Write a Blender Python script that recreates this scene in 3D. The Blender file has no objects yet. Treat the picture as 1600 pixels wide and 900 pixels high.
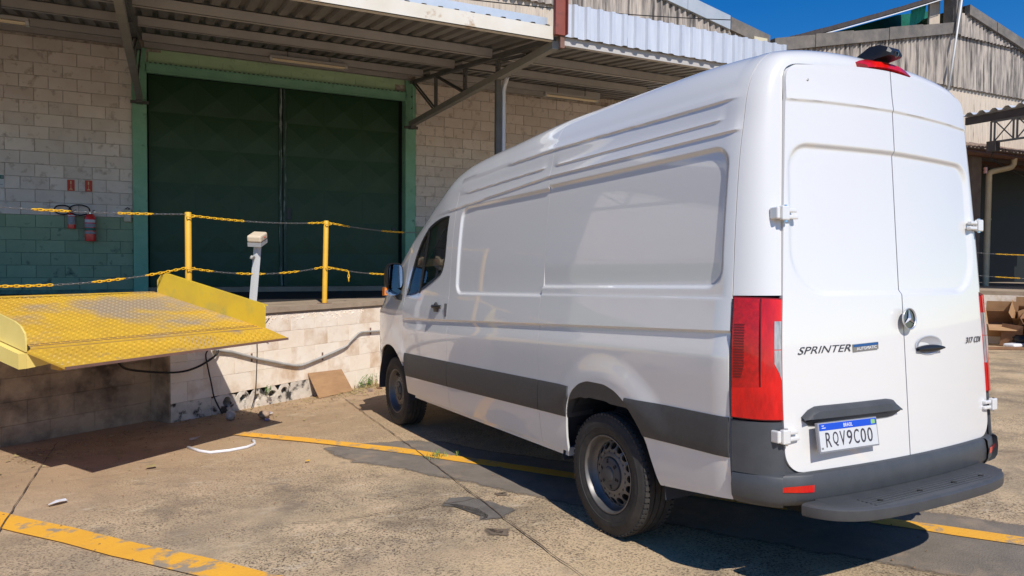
import bpy, bmesh, math, random
from mathutils import Matrix, Vector
random.seed(7)
R = math.radians
sc = bpy.context.scene
C = sc.collection

# ------------------------------------------------------------------ camera, sky, sun, exposure
CAM = Vector((-3.25543, -3.48477, 1.57672))
cam_d = bpy.data.cameras.new('camera')
cam_d.sensor_width = 36.0
cam_d.lens = 24.833
cam_d.clip_end = 1000
cam_o = bpy.data.objects.new('camera', cam_d)
C.objects.link(cam_o)
rgt = (0.901586, -0.432540, 0.007219); upv = (0.007950, 0.033250, 0.999415); fwd = (0.432528, 0.901001, -0.033417)
cam_o.matrix_world = Matrix(((rgt[0], upv[0], -fwd[0], CAM.x), (rgt[1], upv[1], -fwd[1], CAM.y),
                             (rgt[2], upv[2], -fwd[2], CAM.z), (0, 0, 0, 1)))
sc.camera = cam_o

SUN = Vector((-0.07, -0.94, 1.0)).normalized()          # direction towards the sun
w = bpy.data.worlds.new('World'); sc.world = w; w.use_nodes = True
nt = w.node_tree; bg = nt.nodes['Background']
sky = nt.nodes.new('ShaderNodeTexSky'); sky.sky_type = 'NISHITA'; sky.sun_disc = False
sky.sun_elevation = math.asin(SUN.z); sky.sun_rotation = math.atan2(-SUN.x, SUN.y)
sky.altitude = 900; sky.air_density = 1.0; sky.dust_density = 0.15; sky.ozone_density = 4.0
hs_ = nt.nodes.new('ShaderNodeHueSaturation'); hs_.inputs['Saturation'].default_value = 1.40; hs_.inputs['Hue'].default_value = .508
nt.links.new(sky.outputs[0], hs_.inputs['Color']); nt.links.new(hs_.outputs[0], bg.inputs[0]); bg.inputs[1].default_value = 0.122
sun_d = bpy.data.lights.new('sun', 'SUN'); sun_d.energy = 4.6; sun_d.angle = R(0.53); sun_d.color = (1.0, 0.95, 0.875)
sun_o = bpy.data.objects.new('sun', sun_d); C.objects.link(sun_o)
sun_o.rotation_euler = SUN.to_track_quat('Z', 'Y').to_euler(); sun_o.location = (-5, -20, 30)
sc.view_settings.view_transform = 'Standard'; sc.view_settings.look = 'None'
sc.view_settings.gamma = 1.0; sc.view_settings.exposure = 0.0
sc.render.engine = 'CYCLES'
sc.cycles.max_bounces = 8

# ------------------------------------------------------------------ materials
def mat(name, col, col2=None, scale=4.0, rough=0.6, bump=0.0, bscale=None, metal=0.0, spec=0.5, coat=0.0,
        stain=None, stain_scale=1.5, stain_at=(0.55, 0.7), rnd=0.0, stretch=None, detail=6.0, at=(0.35, 0.65)):
    m = bpy.data.materials.new(name); m.use_nodes = True
    n = m.node_tree.nodes; l = m.node_tree.links; b = n['Principled BSDF']
    b.inputs['Roughness'].default_value = rough; b.inputs['Metallic'].default_value = metal
    b.inputs['Specular IOR Level'].default_value = spec
    if coat:
        b.inputs['Coat Weight'].default_value = coat; b.inputs['Coat Roughness'].default_value = 0.03; b.inputs['Coat IOR'].default_value = 1.7
    c4 = lambda c: (c[0], c[1], c[2], 1)
    b.inputs['Base Color'].default_value = c4(col)
    if not (col2 or bump or stain or rnd): return m
    tc = n.new('ShaderNodeTexCoord'); vec = tc.outputs['Object']
    if stretch:
        mp = n.new('ShaderNodeMapping'); mp.inputs['Scale'].default_value = stretch
        l.new(vec, mp.inputs[0]); vec = mp.outputs[0]
    if rnd:                                   # every copy of a shared mesh gets its own patch of the noise
        oi = n.new('ShaderNodeObjectInfo'); ad = n.new('ShaderNodeVectorMath'); ad.operation = 'ADD'
        mu = n.new('ShaderNodeMath'); mu.operation = 'MULTIPLY'; mu.inputs[1].default_value = 57.0
        l.new(oi.outputs['Random'], mu.inputs[0]); l.new(vec, ad.inputs[0]); l.new(mu.outputs[0], ad.inputs[1]); vec = ad.outputs[0]
    out = None
    def noise(s, det=detail):
        t = n.new('ShaderNodeTexNoise'); t.inputs['Scale'].default_value = s; t.inputs['Detail'].default_value = det
        t.inputs['Roughness'].default_value = 0.62; l.new(vec, t.inputs['Vector']); return t.outputs['Fac']
    def ramp(f, a, bb):
        r = n.new('ShaderNodeMapRange'); r.inputs[1].default_value = a; r.inputs[2].default_value = bb
        l.new(f, r.inputs[0]); return r.outputs[0]
    def mix(f, a, bb):
        x = n.new('ShaderNodeMix'); x.data_type = 'RGBA'
        if isinstance(f, float): x.inputs[0].default_value = f
        else: l.new(f, x.inputs[0])
        for i, v in ((6, a), (7, bb)):
            if isinstance(v, tuple): x.inputs[i].default_value = c4(v)
            else: l.new(v, x.inputs[i])
        return x.outputs[2]
    out = col
    if col2: out = mix(ramp(noise(scale), *at), col, col2)
    if stain: out = mix(ramp(noise(stain_scale), *stain_at), out, stain)
    if rnd:
        hs = n.new('ShaderNodeHueSaturation'); l.new(out if not isinstance(out, tuple) else mix(0.0, out, out), hs.inputs['Color'])
        r = n.new('ShaderNodeMapRange'); r.inputs[3].default_value = 1 - rnd; r.inputs[4].default_value = 1 + rnd
        oi2 = n.new('ShaderNodeObjectInfo'); l.new(oi2.outputs['Random'], r.inputs[0]); l.new(r.outputs[0], hs.inputs['Value']); out = hs.outputs[0]
    if not isinstance(out, tuple): l.new(out, b.inputs['Base Color'])
    if bump:
        bp = n.new('ShaderNodeBump'); bp.inputs['Strength'].default_value = bump; bp.inputs['Distance'].default_value = 0.02
        l.new(noise(bscale or scale * 4), bp.inputs['Height']); l.new(bp.outputs[0], b.inputs['Normal'])
    return m

def emit_glass(name, tint, gl=0.6):
    m = bpy.data.materials.new(name); m.use_nodes = True
    n = m.node_tree.nodes; l = m.node_tree.links
    for x in list(n): n.remove(x)
    o = n.new('ShaderNodeOutputMaterial'); tr = n.new('ShaderNodeBsdfTransparent'); g = n.new('ShaderNodeBsdfGlossy')
    g.inputs['Roughness'].default_value = 0.02; tr.inputs[0].default_value = (*tint, 1)
    fr = n.new('ShaderNodeFresnel'); fr.inputs[0].default_value = 1.5
    mx = n.new('ShaderNodeMixShader'); l.new(fr.outputs[0], mx.inputs[0]); l.new(tr.outputs[0], mx.inputs[1]); l.new(g.outputs[0], mx.inputs[2])
    l.new(mx.outputs[0], o.inputs[0]); return m

M = {}
M['paint'] = mat('white_paint', (.73, .72, .695), rough=.3, spec=.5, coat=1.0)
M['cladding'] = mat('grey_plastic', (.056, .056, .057), (.066, .066, .067), 30, rough=.5, bump=.08, bscale=900)
M['bumper'] = mat('bumper_plastic', (.052, .055, .060), (.064, .067, .072), 12, rough=.46, bump=.08, bscale=900)
M['black'] = mat('black_plastic', (.012, .012, .013), rough=.4)
M['under'] = mat('underbody_black', (.012, .011, .01), rough=.9)
M['well'] = mat('wheel_well', (.02, .024, .035), rough=.7)
M['rubber'] = mat('tyre_rubber', (.022, .021, .02), (.035, .032, .028), 20, rough=.75, stain=(.07, .058, .045), stain_scale=6, stain_at=(.5, .8))
M['tread'] = mat('tyre_tread', (.03, .028, .026), (.05, .045, .04), 14, rough=.85)
M['steel'] = mat('rim_steel', (.20, .195, .19), (.15, .14, .13), 9, rough=.48, metal=.6)
M['hub'] = mat('hub_plastic', (.06, .062, .066), rough=.45)
M['chrome'] = mat('chrome', (.75, .76, .78), rough=.08, metal=1.0)
M['cup_grey'] = mat('handle_cup_grey', (.42, .43, .45), rough=.2, coat=1.0)
M['satin'] = mat('satin_chrome', (.72, .72, .73), rough=.3, metal=.8)
M['darkchrome'] = mat('dark_badge', (.008, .010, .016), rough=.1, coat=1.0)
M['letter'] = mat('badge_letters', (.16, .15, .17), rough=.25, metal=.9)
M['red_lens'] = mat('red_lens', (.74, .008, .006), (.44, .004, .004), 16, rough=.14, spec=.25, coat=.45, bump=.15, bscale=26, stretch=(1, 1, .35))
M['red_dark'] = mat('red_lens_dark', (.58, .006, .005), (.36, .004, .004), 40, rough=.15, spec=.25, coat=.45, bump=.1, bscale=40)
M['red_deep'] = mat('red_lens_deep', (.16, .003, .003), rough=.3)  # deep red of the lamp body, ribs and divider
M['clear_lens'] = mat('clear_lens', (.22, .22, .23), (.46, .46, .46), 25, rough=.15, coat=1.0, stretch=(3, 3, .4))
M['orange_lens'] = mat('orange_lens', (.75, .22, .02), rough=.15, coat=1.0)
M['glass'] = emit_glass('window_glass', (.72, .82, .76))
M['shield'] = emit_glass('windscreen_glass', (.35, .42, .40))
M['mirror'] = mat('mirror_glass', (.5, .58, .7), rough=.03, metal=1.0)
M['plate'] = mat('plate_white', (.60, .61, .62), rough=.4)
M['plate_blue'] = mat('plate_blue', (.005, .07, .55), rough=.4)
M['plate_green'] = mat('plate_flag', (.25, .5, .15), rough=.4)
M['plate_frame'] = mat('plate_frame', (.33, .33, .35), rough=.4, metal=.5)
M['ink'] = mat('plate_ink', (.05, .045, .06), rough=.5)
M['white_ink'] = mat('white_ink', (.8, .8, .8), rough=.5)
M['badge_blue'] = mat('badge_blue', (.03, .12, .33), rough=.25, metal=.4)
M['badge_grey'] = mat('badge_grey', (.35, .31, .27), rough=.3, metal=.6)
M['seat'] = mat('seat_cloth', (.03, .032, .036), rough=.9)

M['block_cream'] = mat('cream_block_paint', (.72, .63, .545), (.80, .72, .64), 3, rough=.85, bump=.25, bscale=40, stain=(.33, .26, .20), stain_scale=7, stain_at=(.56, .78), rnd=.09)
M['block_green'] = mat('green_block_paint', (.27, .36, .22), (.32, .42, .26), 3, rough=.8, bump=.2, bscale=40, stain=(.05, .08, .065), stain_scale=6, stain_at=(.58, .75), rnd=.07)
M['lintel_green'] = mat('light_green_paint', (.44, .64, .36), (.50, .70, .42), 3, rough=.7, bump=.1, bscale=30, stain=(.12, .2, .13), stain_scale=4, stain_at=(.6, .8), rnd=.05)
M['pier_green'] = mat('pier_green_paint', (.21, .45, .29), (.26, .52, .35), 4, rough=.7, bump=.1, bscale=30, stain=(.06, .1, .08), stain_scale=6, stain_at=(.62, .8))
M['mortar'] = mat('dirty_mortar', (.24, .19, .15), (.62, .54, .46), 7, rough=.95)
M['mortar_green'] = mat('green_mortar', (.09, .15, .115), (.18, .31, .22), 7, rough=.95)
M['door_green'] = mat('dark_green_door', (.012, .052, .017), (.017, .068, .023), 2.5, rough=.5, bump=.05, bscale=12, stain=(.03, .07, .06), stain_scale=3, stain_at=(.62, .8))
M['door_worn'] = mat('worn_green_stile', (.02, .06, .035), (.30, .36, .34), 3, rough=.5, stretch=(9, 1, .9), at=(.53, .66))
M['purlin'] = mat('purlin_paint', (.50, .475, .45), (.43, .41, .385), 3, rough=.7)
M['truss'] = mat('truss_paint', (.10, .10, .095), (.15, .145, .135), 4, rough=.7)
M['chord'] = mat('chord_paint', (.24, .24, .22), (.30, .29, .26), 4, rough=.7)
M['roof_metal'] = mat('roof_underside', (.20, .193, .182), (.27, .26, .245), 2.0, rough=.55, metal=.2, stretch=(3, .5, 1))
M['eave'] = mat('eave_cream', (.62, .57, .47), (.68, .64, .56), 2, rough=.6, stain=(.35, .2, .08), stain_scale=3.5, stain_at=(.62, .72))
M['flashing'] = mat('zinc_flashing', (.48, .53, .58), (.55, .6, .65), 3, rough=.45, metal=.4)
M['galv'] = mat('galvanised_sheet', (.56, .58, .62), (.66, .68, .71), 3, rough=.45, metal=.35, stretch=(3, 1, .4), stain=(.42, .36, .32), stain_scale=4, stain_at=(.66, .8), rnd=.05)
M['fibre'] = mat('fibre_cement', (.50, .43, .36), (.34, .30, .27), 2.2, rough=.9, stretch=(5, 5, .35), stain=(.075, .068, .062), stain_scale=2.2, stain_at=(.44, .66), rnd=.08)
M['fibre_low'] = mat('fibre_cement_cream', (.62, .53, .42), (.52, .44, .36), 3, rough=.9, stretch=(6, 6, .4), stain=(.22, .17, .14), stain_scale=3.2, stain_at=(.57, .74), rnd=.04)
M['fascia_board'] = mat('weathered_board', (.20, .175, .15), (.12, .11, .10), 3, rough=.95, bump=.2, bscale=30, rnd=.08)
M['zinc_cap'] = mat('zinc_cap', (.42, .46, .49), (.5, .53, .55), 2, rough=.5, metal=.3)
M['red_steel'] = mat('red_oxide_steel', (.20, .045, .03), (.26, .065, .045), 4, rough=.6, stain=(.12, .04, .03), stain_scale=6)
M['net'] = mat('green_net', (.0, .16, .10), (.0, .10, .06), 8, rough=.8)
M['net_bright'] = mat('green_tarp', (.01, .38, .26), (.01, .26, .18), 8, rough=.6)
M['dark_sheet'] = mat('dark_roof_sheet', (.045, .036, .034), (.065, .052, .048), 6, rough=.9)
M['white_pipe'] = mat('white_pipe', (.7, .7, .68), rough=.5)
M['tile'] = mat('clay_tile', (.20, .13, .10), (.29, .22, .18), 6, rough=.9, rnd=.25)
M['brown_board'] = mat('brown_board', (.14, .065, .04), (.20, .10, .06), 4, rough=.8)
M['column'] = mat('brown_column', (.17, .12, .10), (.22, .17, .14), 3, rough=.85)
M['downpipe'] = mat('cream_downpipe', (.74, .58, .36), (.64, .50, .31), 4, rough=.6)
M['void'] = mat('dark_doorway', (.004, .008, .008), (.006, .011, .011), 2, rough=.7)  # near-black colour stands in for the shade of deep openings

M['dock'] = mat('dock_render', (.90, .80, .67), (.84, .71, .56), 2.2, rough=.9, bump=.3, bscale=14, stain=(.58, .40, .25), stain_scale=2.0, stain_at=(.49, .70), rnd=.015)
M['dock_low'] = mat('dock_plinth', (.76, .68, .57), (.55, .48, .40), 6, rough=.95, bump=.5, bscale=25, stain=(.05, .045, .04), stain_scale=7, stain_at=(.52, .62))
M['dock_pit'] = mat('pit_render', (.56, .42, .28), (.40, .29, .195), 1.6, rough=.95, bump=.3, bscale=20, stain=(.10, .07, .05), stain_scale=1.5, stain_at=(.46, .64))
M['dock_joint'] = mat('dock_joint', (.66, .54, .41), (.52, .40, .28), 6, rough=.95)
M['slab'] = mat('dock_floor', (.40, .31, .22), (.30, .225, .155), 3, rough=.9, bump=.2, bscale=20)
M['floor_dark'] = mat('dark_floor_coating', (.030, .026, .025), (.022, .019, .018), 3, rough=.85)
M['shade_black'] = mat('hole_dark', (.012, .010, .009), rough=1)  # near-black painted in for the shade inside holes, slots and gaps
M['yellow'] = mat('yellow_paint', (.82, .46, .03), (.70, .38, .03), 5, rough=.5)
M['lev_yellow'] = mat('worn_yellow_plate', (.70, .42, .035), (.58, .34, .04), 3.5, rough=.5, stain=(.38, .28, .17), stain_scale=1.0, stain_at=(.47, .60))
M['lev_lip'] = mat('worn_yellow_lip', (.70, .42, .035), (.58, .34, .04), 4, rough=.5, stain=(.30, .22, .16), stain_scale=1.6, stain_at=(.57, .68))
M['lev_rib'] = mat('worn_yellow_tread', (.80, .50, .04), (.64, .39, .04), 5, rough=.45, stain=(.48, .37, .24), stain_scale=1.0, stain_at=(.47, .60))
M['lev_side'] = mat('yellow_flange', (.72, .50, .03), (.62, .42, .04), 3, rough=.55, stain=(.42, .38, .09), stain_scale=2.2, stain_at=(.54, .70))
M['lev_cream'] = mat('cream_yellow', (.80, .64, .20), (.72, .56, .16), 3, rough=.55, stain=(.40, .26, .09), stain_scale=5, stain_at=(.66, .74))
M['rust'] = mat('rusty_edge', (.16, .085, .06), (.22, .12, .09), 6, rough=.9)
M['plastic_yellow'] = mat('chain_yellow', (.85, .48, .02), rough=.4)
M['steel_chain'] = mat('chain_steel', (.30, .30, .30), rough=.4, metal=.8)
M['ext_red'] = mat('extinguisher_red', (.78, .03, .03), rough=.3, coat=.5)
M['label'] = mat('extinguisher_label', (.42, .42, .44), (.22, .22, .24), 60, rough=.6, stretch=(1, 1, 3))
M['white_plain'] = mat('white_enamel', (.62, .62, .60), rough=.5)
M['sign_red'] = mat('sign_red', (.55, .05, .025), rough=.5)
M['sign_yellow'] = mat('sign_yellow', (.75, .5, .25), rough=.5)
M['sign_green'] = mat('sign_green', (.02, .16, .10), rough=.5)
M['cream_box'] = mat('cream_box', (.62, .55, .38), rough=.5)
M['box_tan'] = mat('control_box', (.70, .58, .42), rough=.5)
M['box_grey'] = mat('control_box_grey', (.38, .38, .38), rough=.6)
M['conduit'] = mat('pvc_conduit', (.44, .43, .40), (.36, .34, .31), 8, rough=.55)
M['cable'] = mat('black_cable', (.012, .011, .011), rough=.6)
M['card'] = mat('cardboard', (.42, .245, .12), (.34, .195, .095), 4, rough=.9, stretch=(1, 6, 1))
M['card_dark'] = mat('cardboard_dark', (.22, .11, .055), (.28, .15, .08), 6, rough=.9)
M['bag'] = mat('black_bag', (.015, .015, .018), rough=.4)
M['leaf'] = mat('weed_leaf', (.10, .22, .03), (.16, .28, .05), 9, rough=.6)
M['dry_leaf'] = mat('dry_grass', (.36, .28, .12), rough=.8)
M['cup'] = mat('clear_cup', (.55, .5, .46), (.35, .3, .27), 30, rough=.4)
M['cloth'] = mat('dirty_cloth', (.45, .33, .24), (.25, .16, .11), 20, rough=.9)
M['purple'] = mat('purple_wrapper', (.25, .12, .28), (.5, .45, .5), 18, rough=.5)
M['paper'] = mat('white_plastic', (.75, .74, .76), rough=.5)
M['tube'] = mat('fluorescent_tube', (.90, .76, .52), rough=.4)
M['straw'] = mat('brown_straw', (.24, .14, .07), rough=.9)

def ground_mat():
    m = bpy.data.materials.new('worn_concrete'); m.use_nodes = True
    n = m.node_tree.nodes; l = m.node_tree.links; b = n['Principled BSDF']; b.inputs['Roughness'].default_value = .9
    b.inputs['Specular IOR Level'].default_value = .3
    tc = n.new('ShaderNodeTexCoord'); v = tc.outputs['Object']
    def noise(s, d=8, r=.6, vec=None):
        t = n.new('ShaderNodeTexNoise'); t.inputs['Scale'].default_value = s; t.inputs['Detail'].default_value = d; t.inputs['Roughness'].default_value = r
        l.new(vec or v, t.inputs['Vector']); return t.outputs['Fac']
    def rmp(f, a, c, lo=0., hi=1.):
        r = n.new('ShaderNodeMapRange'); r.inputs[1].default_value = a; r.inputs[2].default_value = c; r.inputs[3].default_value = lo; r.inputs[4].default_value = hi
        l.new(f, r.inputs[0]); return r.outputs[0]
    def mx(f, a, c):
        x = n.new('ShaderNodeMix'); x.data_type = 'RGBA'; l.new(f, x.inputs[0])
        for i, k in ((6, a), (7, c)):
            if isinstance(k, tuple): x.inputs[i].default_value = (*k, 1)
            else: l.new(k, x.inputs[i])
        return x.outputs[2]
    def mul(a, c):
        x = n.new('ShaderNodeMath'); x.operation = 'MULTIPLY'; l.new(a, x.inputs[0])
        if isinstance(c, float): x.inputs[1].default_value = c
        else: l.new(c, x.inputs[1])
        return x.outputs[0]
    base = mx(rmp(noise(.55), .42, .58), (.62, .455, .27), (.37, .285, .185))
    base = mx(rmp(noise(2.1), .45, .7), base, (.68, .50, .31))
    # red dust lying near the dock and in streaks
    dd = n.new('ShaderNodeVectorMath'); dd.operation = 'DOT_PRODUCT'; dd.inputs[1].default_value = (-.5628, .8266, 0); l.new(v, dd.inputs[0])
    dust = mul(rmp(dd.outputs['Value'], 2.2, 4.6), rmp(noise(1.1), .25, .5))
    mp = n.new('ShaderNodeMapping'); mp.inputs['Rotation'].default_value = (0, 0, -.25); mp.inputs['Scale'].default_value = (.35, 2.4, 1); l.new(v, mp.inputs[0])
    dust2 = mul(rmp(noise(1.4, 6, .55, mp.outputs[0]), .52, .72), .7)
    fine = noise(70, 3, .65); grit = noise(150, 3, .7)
    # exposed aggregate: dark pits between pale stones
    pit = mul(rmp(fine, .53, .575), rmp(noise(.9), .32, .52))
    base = mx(mul(pit, .9), base, (.10, .072, .05))
    base = mx(mul(rmp(grit, .60, .70), rmp(noise(1.3), .35, .6)), base, (.74, .58, .39))
    base = mx(mul(rmp(grit, .44, .36), rmp(noise(1.7), .4, .6)), base, (.17, .125, .09))
    base = mx(rmp(dust2, 0, 1), base, (.48, .345, .215))
    base = mx(mul(dust, .85), base, (.42, .285, .17))
    base = mx(mul(rmp(noise(3.3, 3), .63, .72), .6), base, (.22, .17, .125))
    # scraped pale smears and clotted dark grime
    mp2 = n.new('ShaderNodeMapping'); mp2.inputs['Rotation'].default_value = (0, 0, .5); mp2.inputs['Scale'].default_value = (1.0, 2.8, 1); l.new(v, mp2.inputs[0])
    base = mx(mul(mul(rmp(noise(4.2, 10, .72, mp2.outputs[0]), .56, .66), rmp(noise(.8), .38, .6)), .55), base, (.64, .54, .40))
    base = mx(mul(mul(rmp(noise(2.6, 12, .78), .50, .60), rmp(noise(.45), .40, .62)), .55), base, (.15, .115, .08))
    base = mx(mul(rmp(noise(9, 10, .75), .62, .70), .45), base, (.20, .14, .09))
    l.new(base, b.inputs['Base Color'])
    bp = n.new('ShaderNodeBump'); bp.inputs['Strength'].default_value = .7; bp.inputs['Distance'].default_value = .012
    l.new(fine, bp.inputs['Height'])
    b2 = n.new('ShaderNodeBump'); b2.inputs['Strength'].default_value = .18; b2.inputs['Distance'].default_value = .03; l.new(noise(5), b2.inputs['Height'])
    l.new(bp.outputs[0], b2.inputs['Normal']); l.new(b2.outputs[0], b.inputs['Normal'])
    return m
M['ground'] = ground_mat()
M['asphalt'] = mat('old_asphalt', (.235, .195, .155), (.175, .148, .118), 5, rough=.9, bump=.4, bscale=90, stain=(.34, .25, .17), stain_scale=2.2, stain_at=(.56, .72))
M['oil'] = mat('oil_stain', (.14, .105, .075), (.20, .15, .105), 9, rough=.7, bump=.3, bscale=60)
M['line'] = mat('worn_line_paint', (.92, .46, .04), (.84, .41, .04), 4, rough=.7, bump=.3, bscale=60, stain=(.36, .28, .19), stain_scale=5.5, stain_at=(.545, .62), detail=9)
M['crack'] = mat('crack_dirt', (.06, .042, .03), (.19, .13, .085), 9, rough=1)
M['repair'] = mat('cement_repair', (.17, .15, .13), (.12, .105, .09), 7, rough=.9, bump=.4, bscale=50)

# ------------------------------------------------------------------ builders
FW = Matrix.Identity(4)
ANG = 0.597806
FD = Matrix.Rotation(ANG, 4, 'Z')                        # dock frame: x along the dock edge, y into the dock
FV = Matrix(((-0.058335, -0.998296, 0.001068, 0), (0.997859, -0.058278, 0.029688, 0), (-0.029575, 0.002798, 0.999559, 0), (0, 0, 0, 1)))
def gz(x, y): return -(.001068 * x + .029688 * y) / .999559
def gd(a, d):                                            # ground height in dock coordinates
    p = FD @ Vector((a, d, 0)); return gz(p.x, p.y)
WM = {}                                                  # world matrix of every object built here

def set_props(o, label=None, cat=None, group=None, kind=None):
    for k, v in (('label', label), ('category', cat), ('group', group), ('kind', kind)):
        if v: o[k] = v
def thing(name, label, cat, loc=(0, 0, 0), rotz=0.0, group=None, frame=FW, kind=None):
    o = bpy.data.objects.new(name, None); o.empty_display_size = .2; C.objects.link(o)
    m = frame @ Matrix.Translation(Vector(loc)) @ Matrix.Rotation(rotz, 4, 'Z')
    o.matrix_world = m; WM[o.name] = m; set_props(o, label, cat, group, kind); return o

class MB:
    def __init__(s): s.v = []; s.f = []; s.m = []
    def add(s, vs, fs, mi=0):
        b = len(s.v); s.v += [tuple(p) for p in vs]; s.f += [tuple(b + i for i in f) for f in fs]; s.m += [mi] * len(fs); return s
    def box(s, x0, x1, y0, y1, z0, z1, mi=0):
        return s.add([(x0, y0, z0), (x1, y0, z0), (x1, y1, z0), (x0, y1, z0), (x0, y0, z1), (x1, y0, z1), (x1, y1, z1), (x0, y1, z1)],
                     [(0, 3, 2, 1), (4, 5, 6, 7), (0, 1, 5, 4), (1, 2, 6, 5), (2, 3, 7, 6), (3, 0, 4, 7)], mi)
    def bar(s, a, b, wd, ht, up=(0, 0, 1), mi=0):        # rectangular bar between two points
        a = Vector(a); b = Vector(b); d = (b - a).normalized(); u = Vector(up)
        if abs(d.dot(u)) > .95: u = Vector((0, 1, 0))
        r = d.cross(u).normalized() * wd / 2; u2 = r.cross(d).normalized() * ht / 2
        p = [q + e for q in (a, b) for e in (-r - u2, r - u2, r + u2, -r + u2)]
        return s.add(p, [(0, 1, 2, 3), (7, 6, 5, 4), (0, 4, 5, 1), (1, 5, 6, 2), (2, 6, 7, 3), (3, 7, 4, 0)], mi)
    def tube(s, path, r, n=8, cap=True, mi=0):
        P = [Vector(p) for p in path]; rs = r if isinstance(r, (list, tuple)) else [r] * len(P); vs = []; u = None
        for i, p in enumerate(P):
            d = (P[min(i + 1, len(P) - 1)] - P[max(i - 1, 0)]).normalized()
            if u is None: u = d.cross(Vector((.3, .2, 1) if abs(d.z) < .9 else (1, .1, 0))).normalized()
            u = (u - d * u.dot(d)).normalized(); v = d.cross(u)
            vs += [p + (u * math.cos(2 * math.pi * k / n) + v * math.sin(2 * math.pi * k / n)) * rs[i] for k in range(n)]
        fs = [(i * n + k, i * n + (k + 1) % n, (i + 1) * n + (k + 1) % n, (i + 1) * n + k) for i in range(len(P) - 1) for k in range(n)]
        if cap: fs += [tuple(range(n))[::-1], tuple(range((len(P) - 1) * n, len(P) * n))]
        return s.add(vs, fs, mi)
    def lathe(s, prof, o, ax, n=24, mi=0, closed=False):   # prof: (along axis, radius)
        o = Vector(o); ax = Vector(ax).normalized(); u = ax.cross(Vector((0, 0, 1) if abs(ax.z) < .9 else (1, 0, 0))).normalized(); v = ax.cross(u); m = len(prof)
        vs = [o + ax * a + (u * math.cos(2 * math.pi * k / n) + v * math.sin(2 * math.pi * k / n)) * r for a, r in prof for k in range(n)]
        fs = [(i * n + k, i * n + (k + 1) % n, ((i + 1) % m) * n + (k + 1) % n, ((i + 1) % m) * n + k) for i in range(m if closed else m - 1) for k in range(n)]
        return s.add(vs, fs, mi)
    def prism(s, poly, ex, mi=0):                        # poly: 3-D points, ex: extrusion vector
        n = len(poly); ex = Vector(ex); a = [Vector(p) for p in poly]; b = [p + ex for p in a]
        return s.add(a + b, [tuple(range(n))[::-1], tuple(range(n, 2 * n))] + [(i, (i + 1) % n, n + (i + 1) % n, n + i) for i in range(n)], mi)
    def grid(s, rows, mi=0, flip=False):
        n = len(rows[0]); vs = [p for r in rows for p in r]
        fs = []
        for i in range(len(rows) - 1):
            for k in range(n - 1):
                f = (i * n + k, i * n + k + 1, (i + 1) * n + k + 1, (i + 1) * n + k); fs.append(f[::-1] if flip else f)
        return s.add(vs, fs, mi)
    def build(s, name, mats, parent=None, frame=FW, smooth=False, ang=None, label=None, cat=None, group=None, kind=None, recalc=True):
        me = bpy.data.meshes.new(name)
        T = frame if parent is None else WM[parent.name].inverted() @ frame
        base = Matrix.Identity(4)
        if parent is None:                                # top-level mesh: origin at its lowest middle
            W = [frame @ Vector(p) for p in s.v]
            c = Vector((sum(p.x for p in W) / len(W), sum(p.y for p in W) / len(W), min(p.z for p in W)))
            base = Matrix.Translation(c) @ frame.to_3x3().to_4x4(); T = base.inverted() @ frame
        me.from_pydata([T @ Vector(p) for p in s.v], [], s.f)
        for k in (mats if isinstance(mats, (list, tuple)) else [mats]): me.materials.append(M[k])
        if any(s.m): me.polygons.foreach_set('material_index', s.m)
        if recalc:
            bm = bmesh.new(); bm.from_mesh(me); bmesh.ops.recalc_face_normals(bm, faces=bm.faces); bm.to_mesh(me); bm.free()
        if smooth: me.polygons.foreach_set('use_smooth', [True] * len(me.polygons))
        if smooth and ang: me.set_sharp_from_angle(angle=R(ang))
        o = bpy.data.objects.new(name, me); C.objects.link(o)
        if parent: o.parent = parent; WM[o.name] = WM[parent.name].copy()
        else: o.matrix_world = base; WM[o.name] = base
        set_props(o, label, cat, group, kind); return o

def copy_obj(o, parent=None, mw=None, **kw):              # one object; shares mesh data
    c = o.copy(); C.objects.link(c)
    for k in ('label', 'group', 'category', 'kind'):
        if k in kw: c[k] = kw[k]
    if parent: c.parent = parent
    return c
def copy_tree(o, parent=None, label=None):
    c = o.copy(); C.objects.link(c); c.parent = parent; WM[c.name] = WM[o.name]
    if label: c['label'] = label
    for ch in list(o.children): copy_tree(ch, c)
    return c
def text_mesh(txt, size, ext=.003, shear=0.0, sx=1.0, spacing=1.0):
    cu = bpy.data.curves.new('lettering', 'FONT'); cu.body = txt; cu.size = size; cu.extrude = ext; cu.shear = shear; cu.space_character = spacing
    cu.resolution_u = 3
    o = bpy.data.objects.new('lettering', cu); C.objects.link(o); bpy.context.view_layer.update()
    me = bpy.data.meshes.new_from_object(o.evaluated_get(bpy.context.evaluated_depsgraph_get()))
    bpy.data.objects.remove(o); bpy.data.curves.remove(cu)
    vs = [(v.co.x * sx, v.co.y, v.co.z) for v in me.vertices]; fs = [tuple(p.vertices) for p in me.polygons]
    bpy.data.meshes.remove(me); return vs, fs
def letters(txt, width, height, org, ex, ey, mt, parent, frame, name='lettering', ext=.002, shear=0.0, bold=0.0):
    vs, fs = text_mesh(txt, 1.0, .05, shear)
    if bold:
        pass
    x0 = min(v[0] for v in vs); x1 = max(v[0] for v in vs); y0 = min(v[1] for v in vs); y1 = max(v[1] for v in vs)
    ex = Vector(ex).normalized(); ey = Vector(ey).normalized(); ez = ex.cross(ey); o = Vector(org)
    mb = MB(); mb.add([o + ex * ((v[0] - x0) / (x1 - x0) * width) + ey * ((v[1] - y0) / (y1 - y0) * height) + ez * (v[2] * ext / .05) for v in vs], fs)
    return mb.build(name, mt, parent, frame)

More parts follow.
